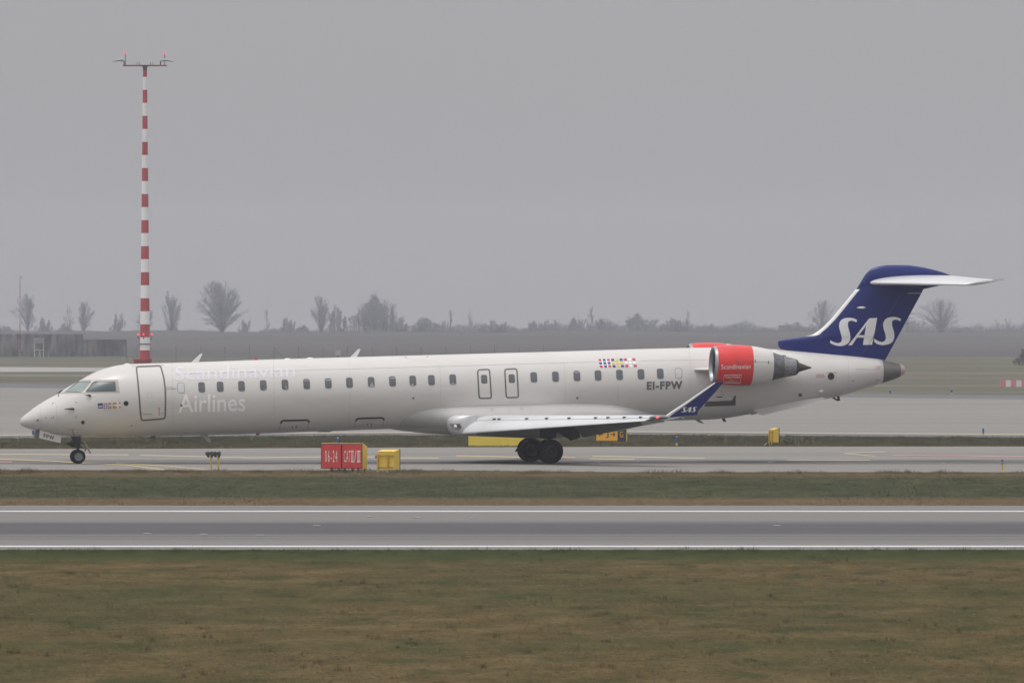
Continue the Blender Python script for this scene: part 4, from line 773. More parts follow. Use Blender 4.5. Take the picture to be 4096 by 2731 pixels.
for s in (1, -1):
    mirr = lambda mb: (setattr(mb, 'v', [(a, b * s, c_) for a, b, c_ in mb.v]), mb)[1]
    wg = mirr(MB().loft([wing_ring(t) for t in np.linspace(-.085, 1, 15)])).build('wing', M_alu, plane, True, 45)
    mirr(MB().loft([slat_ring(t) for t in np.linspace(.002, .985, 15)])).build('slat', M_alu, plane, True, 60)
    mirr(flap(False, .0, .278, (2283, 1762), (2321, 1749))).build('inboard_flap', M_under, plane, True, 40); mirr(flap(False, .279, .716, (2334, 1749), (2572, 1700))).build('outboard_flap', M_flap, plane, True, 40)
    # root leading edge with the landing light
    rings = []
    for ly, px, xt_, sc_ in ((-1.25, 1786, 1905, 1.0), (-1.5, 1791, 1905, 1.0), (-1.66, 1799, 1905, 1.0), (-1.8, 1813, 1905, .99), (-1.91, 1832, 1905, .96), (-1.97, 1850, 1905, .92)):
        a = lp(px, 1694, ly); zt_, zb2 = unproj(px, 1660.5, ly)[1], unproj(px, 1739, ly)[1]; zm = a.z + .05; xb_ = lxa(xt_, ly); ring = []
        for q in np.linspace(math.pi / 2, 3 * math.pi / 2, 15):
            ring.append((a.x + .36 * (1 + math.cos(q)) , ly, zm + ((zt_ - zm) if math.sin(q) > 0 else (zm - zb2)) * math.sin(q) * sc_))
        rings.append([(xb_, ly, zt_)] + ring + [(xb_, ly, zb2)])
    mirr(MB().loft(rings)).build('wing_root_fairing', M_alu, plane, True, 60)
    lights = [lp(1799, 1695, -1.68), lp(1840, 1694, -1.94), lp(1846, 1712, -1.98), lp(1828, 1718, -1.93), lp(1807, 1708, -1.78)]
    lc = lights[0] * .2 + lights[1] * .2 + lights[2] * .2 + lights[3] * .2 + lights[4] * .2; pts = [lc + (p - lc) * k_ + Vector((-.02 * j, -.03 - .02 * j, 0)) for j, k_ in ((0, 1.0), (1, .93)) for p in lights]
    mb = MB().add(pts, [(5, 6, 7, 8, 9)] + [(i, (i + 1) % 5, 5 + (i + 1) % 5, 5 + i) for i in range(5)]); mirr(mb).build('landing_light', mat('landing_light_glass', (.05, .05, .055), .1, 0, .6, .7), plane)
    mirr(MB().revolve([(0, .075), (.03, .06), (.035, 0)], lc + Vector((-.035, -.055, -.01)), (-.5, -.85, 0), 12)).build('lamp', mat('lamp_glass', (.78, .74, .68), .15, .3), plane, True)
    # wing tip light and winglet
    c0 = lp(2627, 1669.5, -11.78); rings = []
    for u, r_ in ((-.30, .02), (-.24, .07), (-.1, .10), (.1, .10), (.25, .075), (.34, .02)): rings.append([(c0.x + u, c0.y - .28 + .33 * math.cos(q) * (.4 + 3 * r_) - u * .3, c0.z + r_ * .85 * math.sin(q)) for q in np.linspace(0, 2 * math.pi, 14, endpoint=False)])
    tl = mirr(MB().loft(rings)).build('tip_light_housing', mat('dark_lens', (.06, .055, .055), .15, 0, .6, .6), plane, True)
    mirr(MB().revolve([(-.05, .0), (-.02, .045), (.02, .045), (.05, 0)], c0 + Vector((-.08, -.52, 0.01)), (1, 0, 0), 10)).build('position_light', mat('position_red', (.7, .03, .03), .3, emit=(1, .08, .08), emit_s=1.6) if s == 1 else mat('position_green', (.03, .5, .15), .3), tl, True)
    q2 = lambda pts: [(2550 + a / 5.88, 1480 + b / 5.88) for a, b in pts]
    OUT = q2([(600, 1135), (655, 1108), (740, 1050), (830, 985), (1010, 868), (1180, 755), (1340, 640), (1500, 525), (1670, 410), (1830, 300), (1900, 280), (1970, 274), (2030, 270), (1870, 470), (1640, 720), (1520, 850), (1430, 945), (1415, 1000), (1400, 1058), (1270, 1066), (1150, 1072), (900, 1100), (740, 1115)])
    def wl(px, py, off, s_=1): f_ = max(0, min(1, (1660 - py) / 133)); ly = -11.85 - .62 * f_; p = lp(px, py, ly); return Vector((p.x, p.y + off, p.z))
    v2, f2 = fill2d([OUT]); mb = MB(); n = len(v2); nearv = [wl(a, b, -.028) for a, b in v2]; farv = [wl(a, b, .028) for a, b in v2]; nb = len(OUT)
    mb.add([wl(a, b, -.028) for a, b in OUT] + [wl(a, b, .028) for a, b in OUT], [(i, (i + 1) % nb, nb + (i + 1) % nb, nb + i) for i in range(nb)]); mb.add(nearv, f2); mb.add(farv, f2)
    wl_o = mirr(mb).build('winglet', M_blue, plane)
    st = q2([(655, 1108), (740, 1050), (830, 985), (1010, 868), (1180, 755), (1340, 640), (1500, 525), (1670, 410), (1830, 300)]); mirr(MB().tube([wl(a, b, 0) for a, b in st], [.05, .05, .048, .045, .042, .038, .034, .030, .02], 10)).build('winglet_leading_edge', M_pure, wl_o, True)
    v2, f2 = fill2d([q2([(655, 1108), (740, 1050), (1010, 868), (1340, 640), (1500, 525), (1830, 300), (1690, 412), (1375, 642), (1010, 905), (850, 1015), (720, 1112)])]); mirr(MB().add([wl(a, b, -.040) for a, b in v2], f2)).build('winglet_stripe', M_beigep if False else M_pure, wl_o)
    v2, f2 = emblem(lambda a, b: (2550 + (1015 + (a - 118) / 1787 * 380) / 5.88, 1480 + (862 + (b - 232) / 733 * 128 ) / 5.88)); mirr(MB().add([wl(a, b, -.042) for a, b in v2], f2)).build('emblem', M_pure, wl_o)
    # slat track housings along the slat line
    for a in (707, 757, 1047, 1256, 1492, 1770, 1900, 2072, 2243):
        px = 1700 + a / 2.613; t = max(.02, (px - 66 - 1847) / 706); ly, L_, s_, zJ, zC, c, zT = wing_pars(t); mirr(MB().box((L_.x + s_ + .06, ly, zJ + .05), (.13, .06, .05), .012)).build('slat_track', M_dkline, plane)
    seam = []
    for t in np.linspace(.002, .985, 12): ly, L_, s_, zJ, zC, c, zT = wing_pars(t); seam.append((L_.x + s_ * 1.03, ly, zJ + .004))
    mirr(MB().tube(seam, .011, 6)).build('slat_gap', M_line, plane)
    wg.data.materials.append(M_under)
    for f_ in wg.data.polygons: f_.material_index = 1 if f_.normal.z < -.35 else 0  # downward faces take the painted shade tone

# ---- tail fin, bullet fairing, tailplane
q6 = lambda a, b: (3000 + a / 2.146, 1000 + b / 2.146)
FIN_LE = [(318, 1000), (312, 860), (262, 848), (243, 830), (240, 790), (250, 776), (300, 765), (400, 752), (500, 738), (540, 725), (580, 700), (620, 670), (700, 590), (800, 470), (920, 325), (960, 270)]
fle = [(unproj(*q6(a, b), 0)) for a, b in FIN_LE]; fle_z = [p[1] for p in fle]; fle_x = [p[0] for p in fle]
def fin_le(z): return float(np.interp(z, fle_z, fle_x))
te0, te1 = unproj(*q6(1165, 935), 0), unproj(*q6(1490, 335), 0)
def fin_te(z): return te0[0] + (te1[0] - te0[0]) * (z - te0[1]) / (te1[1] - te0[1])
def naca(u): return 10 * (.2969 * math.sqrt(u) - .126 * u - .3516 * u * u + .2843 * u ** 3 - .1036 * u ** 4)
def fin_half(x, z):
    a, b = fin_le(z), fin_te(z); c = b - a; u = (x - a) / c
    if u <= 0 or u >= 1: return .003
    return max(.006, min(.055 * c, .165 if c < 3.6 else .15) * naca(u))
zlo = unproj(*q6(1000, 1000), 0)[1]; zhi = unproj(*q6(950, 262), 0)[1]; rings = []
US = [0, .004, .012, .03, .06, .09, .13, .18, .23, .28, .34, .4, .47, .55, .62, .7, .77, .85, .92, 1.0]
for z in sorted(list(np.linspace(zlo, zhi, 40)) + fle_z):
    if z < zlo or z > zhi: continue
    a, b = fin_le(z), fin_te(z); pts = [(a + (b - a) * u, -fin_half(a + (b - a) * u, z) if 0 < u < 1 else -.004, z) for u in US]
    rings.append(pts + [(x, -y, q) for x, y, q in pts[-2:0:-1]])
fin = MB().loft(rings).build('tail_fin', M_blue, plane, True, 50)
mb = MB(); rings = []
for z in np.linspace(unproj(*q6(0, 742), 0)[1], unproj(*q6(0, 338), 0)[1], 26):
    a, b = fin_le(z), fin_te(z); wd_ = interp(z, [unproj(*q6(0, 742), 0)[1], unproj(*q6(0, 700), 0)[1], unproj(*q6(0, 338), 0)[1]], [.30, .17, .13]); pts = []
    for k in range(8): x = a + wd_ * (1 - k / 7) ** 2; pts.append((x, -fin_half(x, z) - .005 if k < 7 else 0, z))
    pts[-1] = (a - .008, 0, z); rings.append(pts + [(x, -y, q) for x, y, q in pts[-2::-1]])
MB().loft(rings).build('fin_leading_edge', M_pure, plane, True)
q5 = lambda a, b: (3300 + a / 6.27, 1230 + b / 6.27)
decal('emblem', emblem(q5), M_pure, surf=fin_half, off=.012, step=8, parent=fin)
decal('rudder_seam', stroke2d([q5(940, 1150), q5(1090, 930), q5(1230, 690), q5(1500, 300), q5(1700, 0), (3602, 1182)], 1.4), M_line, surf=fin_half, off=.018, step=12, parent=fin)
decal('rudder_hinge_line', stroke2d([q6(1350, 372), q6(1468, 371)], 1.6), M_pure, surf=fin_half, off=.012, step=0, parent=fin)
probe([(3428, 1230.6, .0), (3440, 1230.4, .04), (3452, 1230.4, .04), (3463, 1230.6, .0)], [.01, .04, .04, .008], 'fin_fitting', M_pure, fin_half)
BT = [(918, 330), (935, 300), (960, 258), (1000, 197), (1050, 157), (1110, 138), (1200, 128), (1320, 128), (1450, 142), (1580, 170), (1680, 200), (1724, 218)]
BB = [(918, 332), (935, 345), (960, 345), (1100, 340), (1300, 338), (1490, 335), (1560, 320), (1640, 300), (1700, 250), (1724, 222)]
bt = smooth_interp([lxa(q6(a, 0)[0]) for a, b in BT], [unproj(*q6(a, b), 0)[1] for a, b in BT]); bb = smooth_interp([lxa(q6(a, 0)[0]) for a, b in BB], [unproj(*q6(a, b), 0)[1] for a, b in BB])
rings = []
for a in np.linspace(919, 1723, 40):
    x = lxa(q6(a, 0)[0]); t_, b_2 = bt(x), bb(x); u = (a - 918) / 806; hw = .01 + .20 * math.sin(math.pi * min(.999, u) ** .75) ** .8; zc = (t_ + b_2) / 2
    rings.append([(x, hw * math.copysign(abs(math.cos(q)) ** .8, math.cos(q)), zc + (t_ - b_2) / 2 * math.copysign(abs(math.sin(q)) ** .85, math.sin(q))) for q in np.linspace(0, 2 * math.pi, 28, endpoint=False)])
MB().loft(rings).build('fin_top_fairing', M_blue, plane, True)
q9 = lambda a, b: (3380 + a / 3.675, 1040 + b / 3.675)
for s in (1, -1):
    rings = []
    for w_ in np.linspace(0, 1, 9):
        ly = -.15 - 4.1 * w_; le = lp(*(np.array(q9(368, 337)) * (1 - w_) + np.array(q9(1775, 364)) * w_), ly); te = lp(*(np.array(q9(1550, 228)) * (1 - w_) + np.array(q9(2296, 297)) * w_), ly)
        d = te - le; c = d.length; th = .105 * c; up = Vector((-d.z, 0, d.x)).normalized(); pts = []
        for u in US: pts.append(le + d * u + up * th * .5 * naca(u))
        for u in US[-2:0:-1]: pts.append(le + d * u - up * th * .42 * naca(u))
        rings.append([(p.x, p.y * s, p.z) for p in pts])
    # rounded tip, swept back
    r0 = rings[-1]; tcx = max(p[0] for p in r0); rings.append([(p[0] + .03 + (tcx - p[0]) * .25, p[1] - s * .08, p[2] * .5 + .5 * r0[len(US) - 1][2]) for p in r0])
    MB().loft(rings).build('tailplane', M_alu, plane, True, 50)
    p = [lp(*q9(2200 + 40 * k_, 296 - k_ * 3), -4.15 + .3 * k_) for k_ in range(3)]
    mb = MB()
    for a in p: mb.tube([(a.x - .1, a.y * s, a.z), (a.x + .14, a.y * s, a.z + .015)], .008, 5)
    mb.build('static_wick', M_dkline, plane)
mb = MB()
for a, b in ((1372, 546), (1350, 585), (1330, 630)): p = lp(*q6(a, b), 0); mb.tube([(p.x - .05, 0, p.z), (p.x + .22, 0, p.z)], .008, 5)
mb.build('static_wick', M_dkline, plane)
# ventral strakes
q5c = lambda a, b: (2700 + a / 2.352, 1300 + b / 2.352)
for s in (1, -1):
    v1 = [lp(*q5c(a, b), -.72 - .0 * i) for i, (a, b) in enumerate([(735, 797), (1000, 742), (1200, 702), (1385, 676), (1420, 690), (1200, 757), (1000, 802), (800, 850)])]
    outp = [(0, 0), (1, 0), (2, 0), (3, 0), (4, .02), (5, .12), (6, .2), (7, .26)]; v1 = [Vector((p.x, (p.y - outp[i][1] + (.05 if i < 4 else 0)) * s, p.z)) for i, p in enumerate(v1)]; n = len(v1)
    MB().add([p + Vector((0, -.015, 0)) for p in v1] + [p + Vector((0, .015, 0)) for p in v1], [(0, 1, 6, 7), (1, 2, 5, 6), (2, 3, 4, 5), (8, 9, 14, 15), (9, 10, 13, 14), (10, 11, 12, 13)] + [(i, (i + 1) % n, n + (i + 1) % n, n + i) for i in range(n)]).build('ventral_strake', M_paint, plane)

# ---- engines
def engine(s):
    ly0 = -2.40; dz = 0.0 if s == 1 else .07; q1 = lambda a, b: (2780 + a / 4.9, 1350 + b / 4.9)
    A0 = lp(*q1(338, 526), ly0); A1 = lp(*q1(2285, 590), ly0); ax = (A1 - A0).normalized(); A0.z += dz
    def ex(a): return (lp(*q1(a, 540), ly0) - Vector((A0.x, A0.y, A0.z - dz))).dot(ax)
    k_ = 397.5 / F / 4.9 * 1.003
    org = Vector((A0.x, A0.y * s, A0.z)); axs = Vector((ax.x, ax.y * s, ax.z))
    lipx, rl = ex(338), 345 * k_
    prof = [(x_, r_ * k_) for x_, r_ in ((lipx + .10, 368), (ex(520), 386), (ex(640), 398), (ex(760), 402), (ex(900), 401), (ex(1000), 396), (ex(1080), 389))]
    e_ = MB().revolve([(lipx, rl * .965), (lipx - .012, rl * .985), (lipx + .01, rl * 1.01), (lipx + .045, rl * 1.035), (lipx + .10, 368 * k_)], org, axs, 64).revolve([(lipx, rl * .965), (lipx + .03, rl * .93), (lipx + .12, rl * .895)], org, axs, 64).build('intake_lip', M_lip, plane, True)
    cw = MB().revolve(prof, org, axs, 64).build('engine_cowl', M_red, plane, True)
    MB().revolve([(ex(1080), 389 * k_), (ex(1200), 376 * k_), (ex(1350), 350 * k_), (ex(1483), 318 * k_), (ex(1490), 312 * k_), (ex(1470), 300 * k_)], org, axs, 64).build('fan_nozzle', M_paint, plane, True, 50)
    MB().revolve([(lipx + .12, rl * .895), (lipx + .4, rl * .90), (lipx + .75, rl * .93)], org, axs, 48).build('intake_duct', M_duct, plane, True)
    fan = MB().revolve([(lipx + .72, rl * .94), (lipx + .73, .2), (lipx + .73, .0)], org, axs, 48).build('fan', M_black, plane)
    MB().revolve([(lipx + .42, 0), (lipx + .5, .07), (lipx + .72, .19)], org, axs, 20).build('spinner', M_line, fan, True)
    MB().revolve([(ex(1440), 285 * k_), (ex(1510), 280 * k_), (ex(1600), 252 * k_), (ex(1700), 225 * k_)], org, axs, 48).build('core_cowl', noise_mat('core_cowl_dark', [(.10, .103, .11), (.20, .205, .215)], scale=(1, 1, 3), nscale=4, rough=.4, metal=.6) if 'core_cowl_dark' not in MATS else MATS['core_cowl_dark'], plane, True)
    MB().revolve([(ex(1700), 224 * k_), (ex(1830), 194 * k_), (ex(1962), 163 * k_)], org, axs, 48).build('core_cowl', M_core, plane, True)
    MB().revolve([(ex(1962), 163 * k_), (ex(2010), 140 * k_), (ex(2000), 128 * k_), (ex(1940), 120 * k_)], org, axs, 48).build('core_nozzle', M_burnt, plane, True, 50)
    MB().revolve([(ex(1950), 118 * k_), (ex(2005), 108 * k_), (ex(2120), 66 * k_), (ex(2230), 26 * k_), (ex(2275), 14 * k_), (ex(2285), 0)], org, axs, 32).build('exhaust_cone', M_burnt, plane, True)
    for q_ in (0, 2.1, 4.2):                                  # drain and bracket details on the core
        rr = 215 * k_; base_ = org + axs * ex(1745); up_ = Vector((0, math.cos(q_ + 1.4), math.sin(q_ + 1.4))); MB().box(base_ + up_ * rr, (.16, .07, .07), .015).build('core_bracket', M_line, plane)
    MB().revolve([(ex(1700), 226 * k_), (ex(1712), 226 * k_), (ex(1712), 220 * k_)], org, axs, 48).build('core_seam', M_burnt, plane, True)
    MB().prism([(ex(1880) + org.x, org.z - .20), (ex(2010) + org.x, org.z - .23), (ex(2130) + org.x, org.z - .245), (ex(2040) + org.x, org.z - .17)], 1, (ly0 + .42) * s - .03, (ly0 + .42) * s + .03).build('pylon_tail', M_burnt, plane)
    # pylon with its pointed front fairing
    rings = []
    for ly, xf, xb_, hz in ((-1.1, 2772, 3120, .10), (-1.42, 2782, 3160, .095), (-1.58, 2826, 3180, .09), (-1.75, 2890, 3190, .085)):
        a, b = lp(xf, 1478, ly), lp(xb_, 1482, ly); d = b - a; pts = []
        for u in (0, .01, .04, .1, .25, .5, .75, 1): pts.append((a.x + d.x * u, a.z + d.z * u, hz * naca(min(u + .0, .98))))
        rings.append([(x, ly * s, z + h + dz) for x, z, h in pts] + [(x, ly * s, z - h + dz) for x, z, h in pts[::-1]])
    MB().loft(rings).build('engine_pylon', M_paint, plane, True, 60)
    if s == 1:
        def nac(x, z):
            q = (x - A0.x) * ax.x; r_ = interp(q, [p[0] for p in prof], [p[1] for p in prof]); zc = A0.z + ax.z * q; u = max(-.99, min(.99, (z - zc) / r_)); return 2.40 - ax.y * q * 0 + r_ * math.sqrt(1 - u * u)
        decal('lettering', text_piece('Scandinavian', 2885, 3002.5, 1476, 1457.5, -.012, 0, 1.04, .0), M_eletter, surf=nac, step=8, off=.008, parent=cw)
        decal('caution_border', stroke2d([(2897, 1500), (2965.7, 1499), (2960.6, 1531.4), (2892, 1529.8)], 2.6, True), M_eletter, surf=nac, step=6, off=.008, parent=cw)
        decal('caution_text', join2d([text_piece('CAUTION', 2902, 2959, 1511.8, 1504.2, 0, 0, 1, .015), text_piece('LOW', 2918, 2938, 1521.5, 1517.2), text_piece('CLEARANCE', 2899, 2954, 1528.2, 1524.2)]), M_eletter, surf=nac, step=8, off=.008, parent=cw)
        prof.extend([(ex(1200), 376 * k_), (ex(1350), 350 * k_), (ex(1483), 318 * k_)])
        decal('cowl_latch', join2d([quad2d([(x - 1.6, y - 6), (x + 1.6, y - 6), (x + 1.6, y + 6), (x - 1.6, y + 6)]) for x, y in ((2954.5, 1450), (2972.5, 1450), (3012, 1447), (3021, 1445), (3073.5, 1449))]), M_line, surf=nac, step=0, off=.008, parent=cw)
        decal('cowl_seam', join2d([stroke2d([(2950, 1445), (3000, 1445.4), (3060, 1447.5), (3090, 1451)], 1), stroke2d([(2938, 1380), (2946, 1450), (2940, 1538)], .8)]), M_line, surf=nac, step=8, off=.007, parent=cw)
engine(1); engine(-1)

# ---- landing gear
def wheel(cx_, cy_, cz_, r_, wd, rimr, mr_, s):
    hw = wd / 2; o = MB().revolve([(-hw * .72, rimr), (-hw * .95, rimr * 1.12), (-hw, r_ * .80), (-hw * .86, r_ * .94), (-hw * .55, r_ * .995), (0, r_), (hw * .55, r_ * .995), (hw * .86, r_ * .94), (hw, r_ * .80), (hw * .95, rimr * 1.12), (hw * .72, rimr)], (cx_, cy_, cz_), (0, 1, 0), 40).build('wheel', M_tyre, plane, True)
    mb = MB()
    for sg in (-1, 1):
        mb.revolve([(sg * hw * .70, rimr * 1.02), (sg * hw * .80, rimr * .96), (sg * hw * .72, rimr * .86), (sg * hw * .45, rimr * .74), (sg * hw * .42, rimr * .40), (sg * hw * .85, rimr * .34), (sg * hw * .95, rimr * .25), (sg * hw * .95, 0)], (cx_, cy_, cz_), (0, 1, 0), 28)
        for k in range(9):
            q = k / 9 * 2 * math.pi; mb.tube([(cx_ + rimr * .42 * math.cos(q), cy_ + sg * hw * .62, cz_ + rimr * .42 * math.sin(q)), (cx_ + rimr * .84 * math.cos(q), cy_ + sg * hw * .72, cz_ + rimr * .84 * math.sin(q))], rimr * .075, 5)
    mb.build('rim', mr_, o, True, 50)
axm = lxa(2160, 0, 1805)
for s in (-1, 1):
    for d in (-.27, .27): wheel(axm, s * 2.05 + d, .445, .445, .30, .245, M_rimd, s)
    mb = MB().tube([(axm, s * 2.05, .445), (axm + .0, s * 2.05, .95), (axm - .02, s * 2.12, 1.45)], [.085, .10, .14], 14).tube([(axm, s * 2.05 - .3, .445), (axm, s * 2.05 + .3, .445)], .07, 10).tube([(axm + .02, s * 2.05, .9), (axm + .45, s * 1.7, 1.35)], .05, 8).tube([(axm - .08, s * 2.05, .5), (axm - .3, s * 2.05, .75), (axm - .1, s * 2.05, 1.0)], .035, 8)
    mb.build('main_gear_leg', M_gear, plane, True, 40)
    MB().box((axm - .12, s * 2.32, 1.12), (.62, .04, .40), .015).build('gear_door', M_under, plane)
    MB().tube([(axm - .35, s * 2.05, .52), (axm - .50, s * 2.05, .47), (axm - .56, s * 2.05, .38)], .035, 6).build('gear_sensor', M_gear, plane)
nz_c = lp(313.7, 1822, -.2); xn = nz_c.x
for d in (-.19, .19): wheel(xn, d, .262, .262, .17, .15, M_rim, 1)
zb0 = zb_f(xn)
mb = MB().tube([(xn, 0, .262), (xn + .01, 0, .62), (xn - .02, 0, zb0 + .2)], [.045, .055, .12], 12).tube([(xn, -.2, .262), (xn, .2, .262)], .04, 10)
mb.box((xn - .06, 0, zb0 - .12), (.30, .26, .30), .03).box((xn - .03, 0, zb0 - .30), (.22, .2, .16), .02); mb.tube([(xn - .26, 0, zb0 + .05), (xn - .1, 0, zb0 - .2)], .025, 6)
mb.build('nose_gear_leg', M_gear, plane, True, 40)
MB().revolve([(0, .05), (.03, .065), (.20, .065), (.24, .04)], lp(266, 1774, -.05), (1, 0, 0), 12, True).build('taxi_light', M_gear, plane, True, 40)
MB().revolve([(0, .05), (.03, .06), (.12, .06)], lp(283, 1781, -.05), (1, 0, 0), 12, True).build('taxi_light', M_gear, plane, True, 40)
MB().tube([lp(316, 1774, 0), lp(346, 1799.5, 0), lp(337, 1803, 0)], .028, 8).build('torque_link', M_steel, plane)
MB().tube([lp(323, 1747, -.15), lp(342, 1777, -.15), lp(363, 1813, -.15)], [.025, .03, .028], 8).build('drag_strut', M_steel, plane)
MB().tube([lp(318, 1767, -.1), lp(330, 1772, -.13), lp(342, 1777, -.15)], .022, 6).build('side_brace', M_gear, plane)
gd = [lp(a, b, -.30) for a, b in ((159.6, 1718), (246, 1746), (242, 1771.8), (156, 1751))]
o = MB().add([p + Vector((0, -.015, 0)) for p in gd] + [p + Vector((0, .015, 0)) for p in gd], [(0, 1, 2, 3), (7, 6, 5, 4)] + [(i, (i + 1) % 4, 4 + (i + 1) % 4, 4 + i) for i in range(4)]).build('nose_gear_door', M_paint, plane)
def door_y(x, z): return .30
decal('lettering', text_piece('FPW', 174, 217, 1750, 1733, .24, 0, 1.25, .03), M_line, surf=door_y, off=.022, step=0, parent=o)
gd2 = [lp(a, b, -.28) for a, b in ((145, 1722.5), (160, 1720), (156, 1751), (140, 1747.5))]
MB().add([p for p in gd2] + [p + Vector((0, .5, 0)) for p in gd2], [(0, 1, 2, 3), (7, 6, 5, 4)] + [(i, (i + 1) % 4, 4 + (i + 1) % 4, 4 + i) for i in range(4)]).build('door_front_bracket', M_line, plane)
# ================================================================ SIGNS, LIGHTS, MARKERS
M_sy = noise_mat('sign_yellow', [(0.70, 0.49, 0.075), (0.80, 0.57, 0.10)], nscale=2, rough=0.5); M_sr = noise_mat('sign_red', [(0.58, 0.06, 0.065), (0.66, 0.075, 0.08)], nscale=2, rough=0.4); M_sk = mat('sign_frame_black', (0.03, 0.025, 0.035), .5)
M_so = mat('sign_amber', (0.86, 0.45, 0.055), .4); M_sn = mat('sign_navy', (0.035, 0.042, 0.06), .4); M_st = mat('sign_white', (0.80, 0.80, 0.78), .4); M_stub = mat('post_yellow', (0.56, 0.38, 0.05), .5); M_bolt = mat('bolt_grey', (.45, .46, .47), .4, .4)
M_pblue = mat('marker_blue', (0.03, 0.13, 0.36), .45); M_pyel = mat('marker_yellow', (0.66, 0.52, 0.15), .5)
def face_text(txt, x0, x1, z0, z1, y, m, parent, nm='lettering'):
    v, f = text2d(txt, {5: 1.4, 3: 1.22}.get(len(txt), 1.0)); return obj(nm, [(x0 + (x1 - x0) * a, y, z0 + (z1 - z0) * b) for a, b in v], f, m, parent)
def rect(x0, z0, x1, z1, y): return [(x0, y, z0), (x1, y, z0), (x1, y, z1), (x0, y, z1)], [(0, 1, 2, 3)]
def sign_case(t, w_, h, d, z0, m, x0=0.0):      # case with the top sloping down to the back; front at y = 0
    return MB().prism([(0, z0), (0, z0 + h), (.10 * d, z0 + h + .01), (d, z0 + h - .10), (d, z0)], 0, x0, x0 + w_).build('case', m, t)
# mandatory red sign
p = gp(1284, 1888); k = F / p.y; YW = (1449 - 1282) / k / math.cos(R(20)); H0, H1 = (1888 - 1873) / k, (1888 - 1772.5) / k
sg = thing('runway_sign', 'red sign with white characters in a yellow case on short yellow legs', 'sign', (p.x, p.y, 0), R(-20))
sign_case(sg, YW, H1 - H0, .46, H0, M_sy)
PW = YW / 2
for i in (0, 1):
    a, b = i * PW + .004, (i + 1) * PW - .004
    fr = obj('sign_frame', [(a, -.012, H0), (b, -.012, H0), (b, -.012, H1), (a, -.012, H1), (a, .01, H0), (b, .01, H0), (b, .01, H1), (a, .01, H1)], [(0, 1, 2, 3), (4, 5, 6, 7), (0, 1, 5, 4), (1, 2, 6, 5), (2, 3, 7, 6), (3, 0, 4, 7)], M_sk, sg)
    fp = obj('sign_face', *rect(a + .022, H0 + .022, b - .022, H1 - .028, -.016), M_sr, sg)
    zt_, zb_ = H0 + (H1 - H0) * .72, H0 + (H1 - H0) * .255
    if i == 0: face_text('06-24', a + PW * .20, a + PW * .79, zb_, zt_, -.020, M_st, fp)
    else:
        face_text('CAT', a + PW * .11, a + PW * .42, zb_, zt_, -.020, M_st, fp); mb = MB()
        def numeral(x0, x1, n_):
            mb.add(*rect(x0, zb_, x1, zb_ + .045, -.020)).add(*rect(x0, zt_ - .045, x1, zt_, -.020))
            for j in range(n_): xm = x0 + (x1 - x0) * (j + .5) / n_ if n_ > 1 else (x0 + x1) / 2; mb.add(*rect(xm - .0105, zb_ + .04, xm + .0105, zt_ - .04, -.020))
        numeral(a + PW * .45, a + PW * .575, 2); numeral(a + PW * .74, a + PW * .90, 3); mb.add([(a + PW * .60, -.020, zb_), (a + PW * .625, -.020, zb_), (a + PW * .70, -.020, zt_), (a + PW * .675, -.020, zt_)], [(0, 1, 2, 3)]).build('lettering', M_st, fp)
for x in (.30, .56, .80, 1.08, 1.30, YW - .05): MB().tube([(x, .25 if x < YW - .1 else .4, 0), (x, .25 if x < YW - .1 else .4, H0 + .02)], [.045, .038], 10).build('leg', M_stub, sg)
MB().revolve([(0, .035), (.015, .03), (.018, 0)], (YW, .22, H1 - .12), (1, 0, 0), 10, True).build('bolt', M_bolt, sg)
mb = MB().box((YW - .03, .475, H0 + .5), (.06, .03, .10), .005).build('hinge', M_stub, sg)
# sign seen from behind
p = gp(1509, 1889); k = F / p.y; H0, H1 = (1889 - 1876) / k, (1889 - 1797) / k
sb = thing('sign_box', 'yellow sign case seen from behind with two mounting posts, right of the red sign', 'sign', (p.x, p.y, 0), R(-20))
W2 = 72 / k
MB().prism([(0, H0), (0, H1 - .075), (.55, H1), (.55, H0)], 0, 0, W2).build('case', M_sy, sb)
MB().prism([(.55, H0 - .005), (.55, H1 + .008), (.585, H1 + .008), (.585, H0 - .005)], 0, -.01, W2 + .012).build('sign_face', M_sk, sb)
for x in (.035, .405): MB().tube([(x, -.04, 0), (x, -.04, H1 - .16)], .034, 10).build('post', M_stub, sb)
mb = MB()
for z in (H1 - .19, H1 - .22, H0 + .085, H0 + .055): mb.tube([(.0, -.015, z), (W2 - .01, -.015, z)], .010, 6)
mb.build('rail', M_stub, sb)
mb = MB()
for i in range(7): mb.box((.09 + i * .075, -.006, H1 - .09), (.014, .014, .03))
mb.build('hinge', M_sk, sb); MB().box((-.05, .05, H0 + .43), (.08, .09, .10), .01).build('junction_box', mat('orange_brown', (.40, .16, .05), .6), sb)
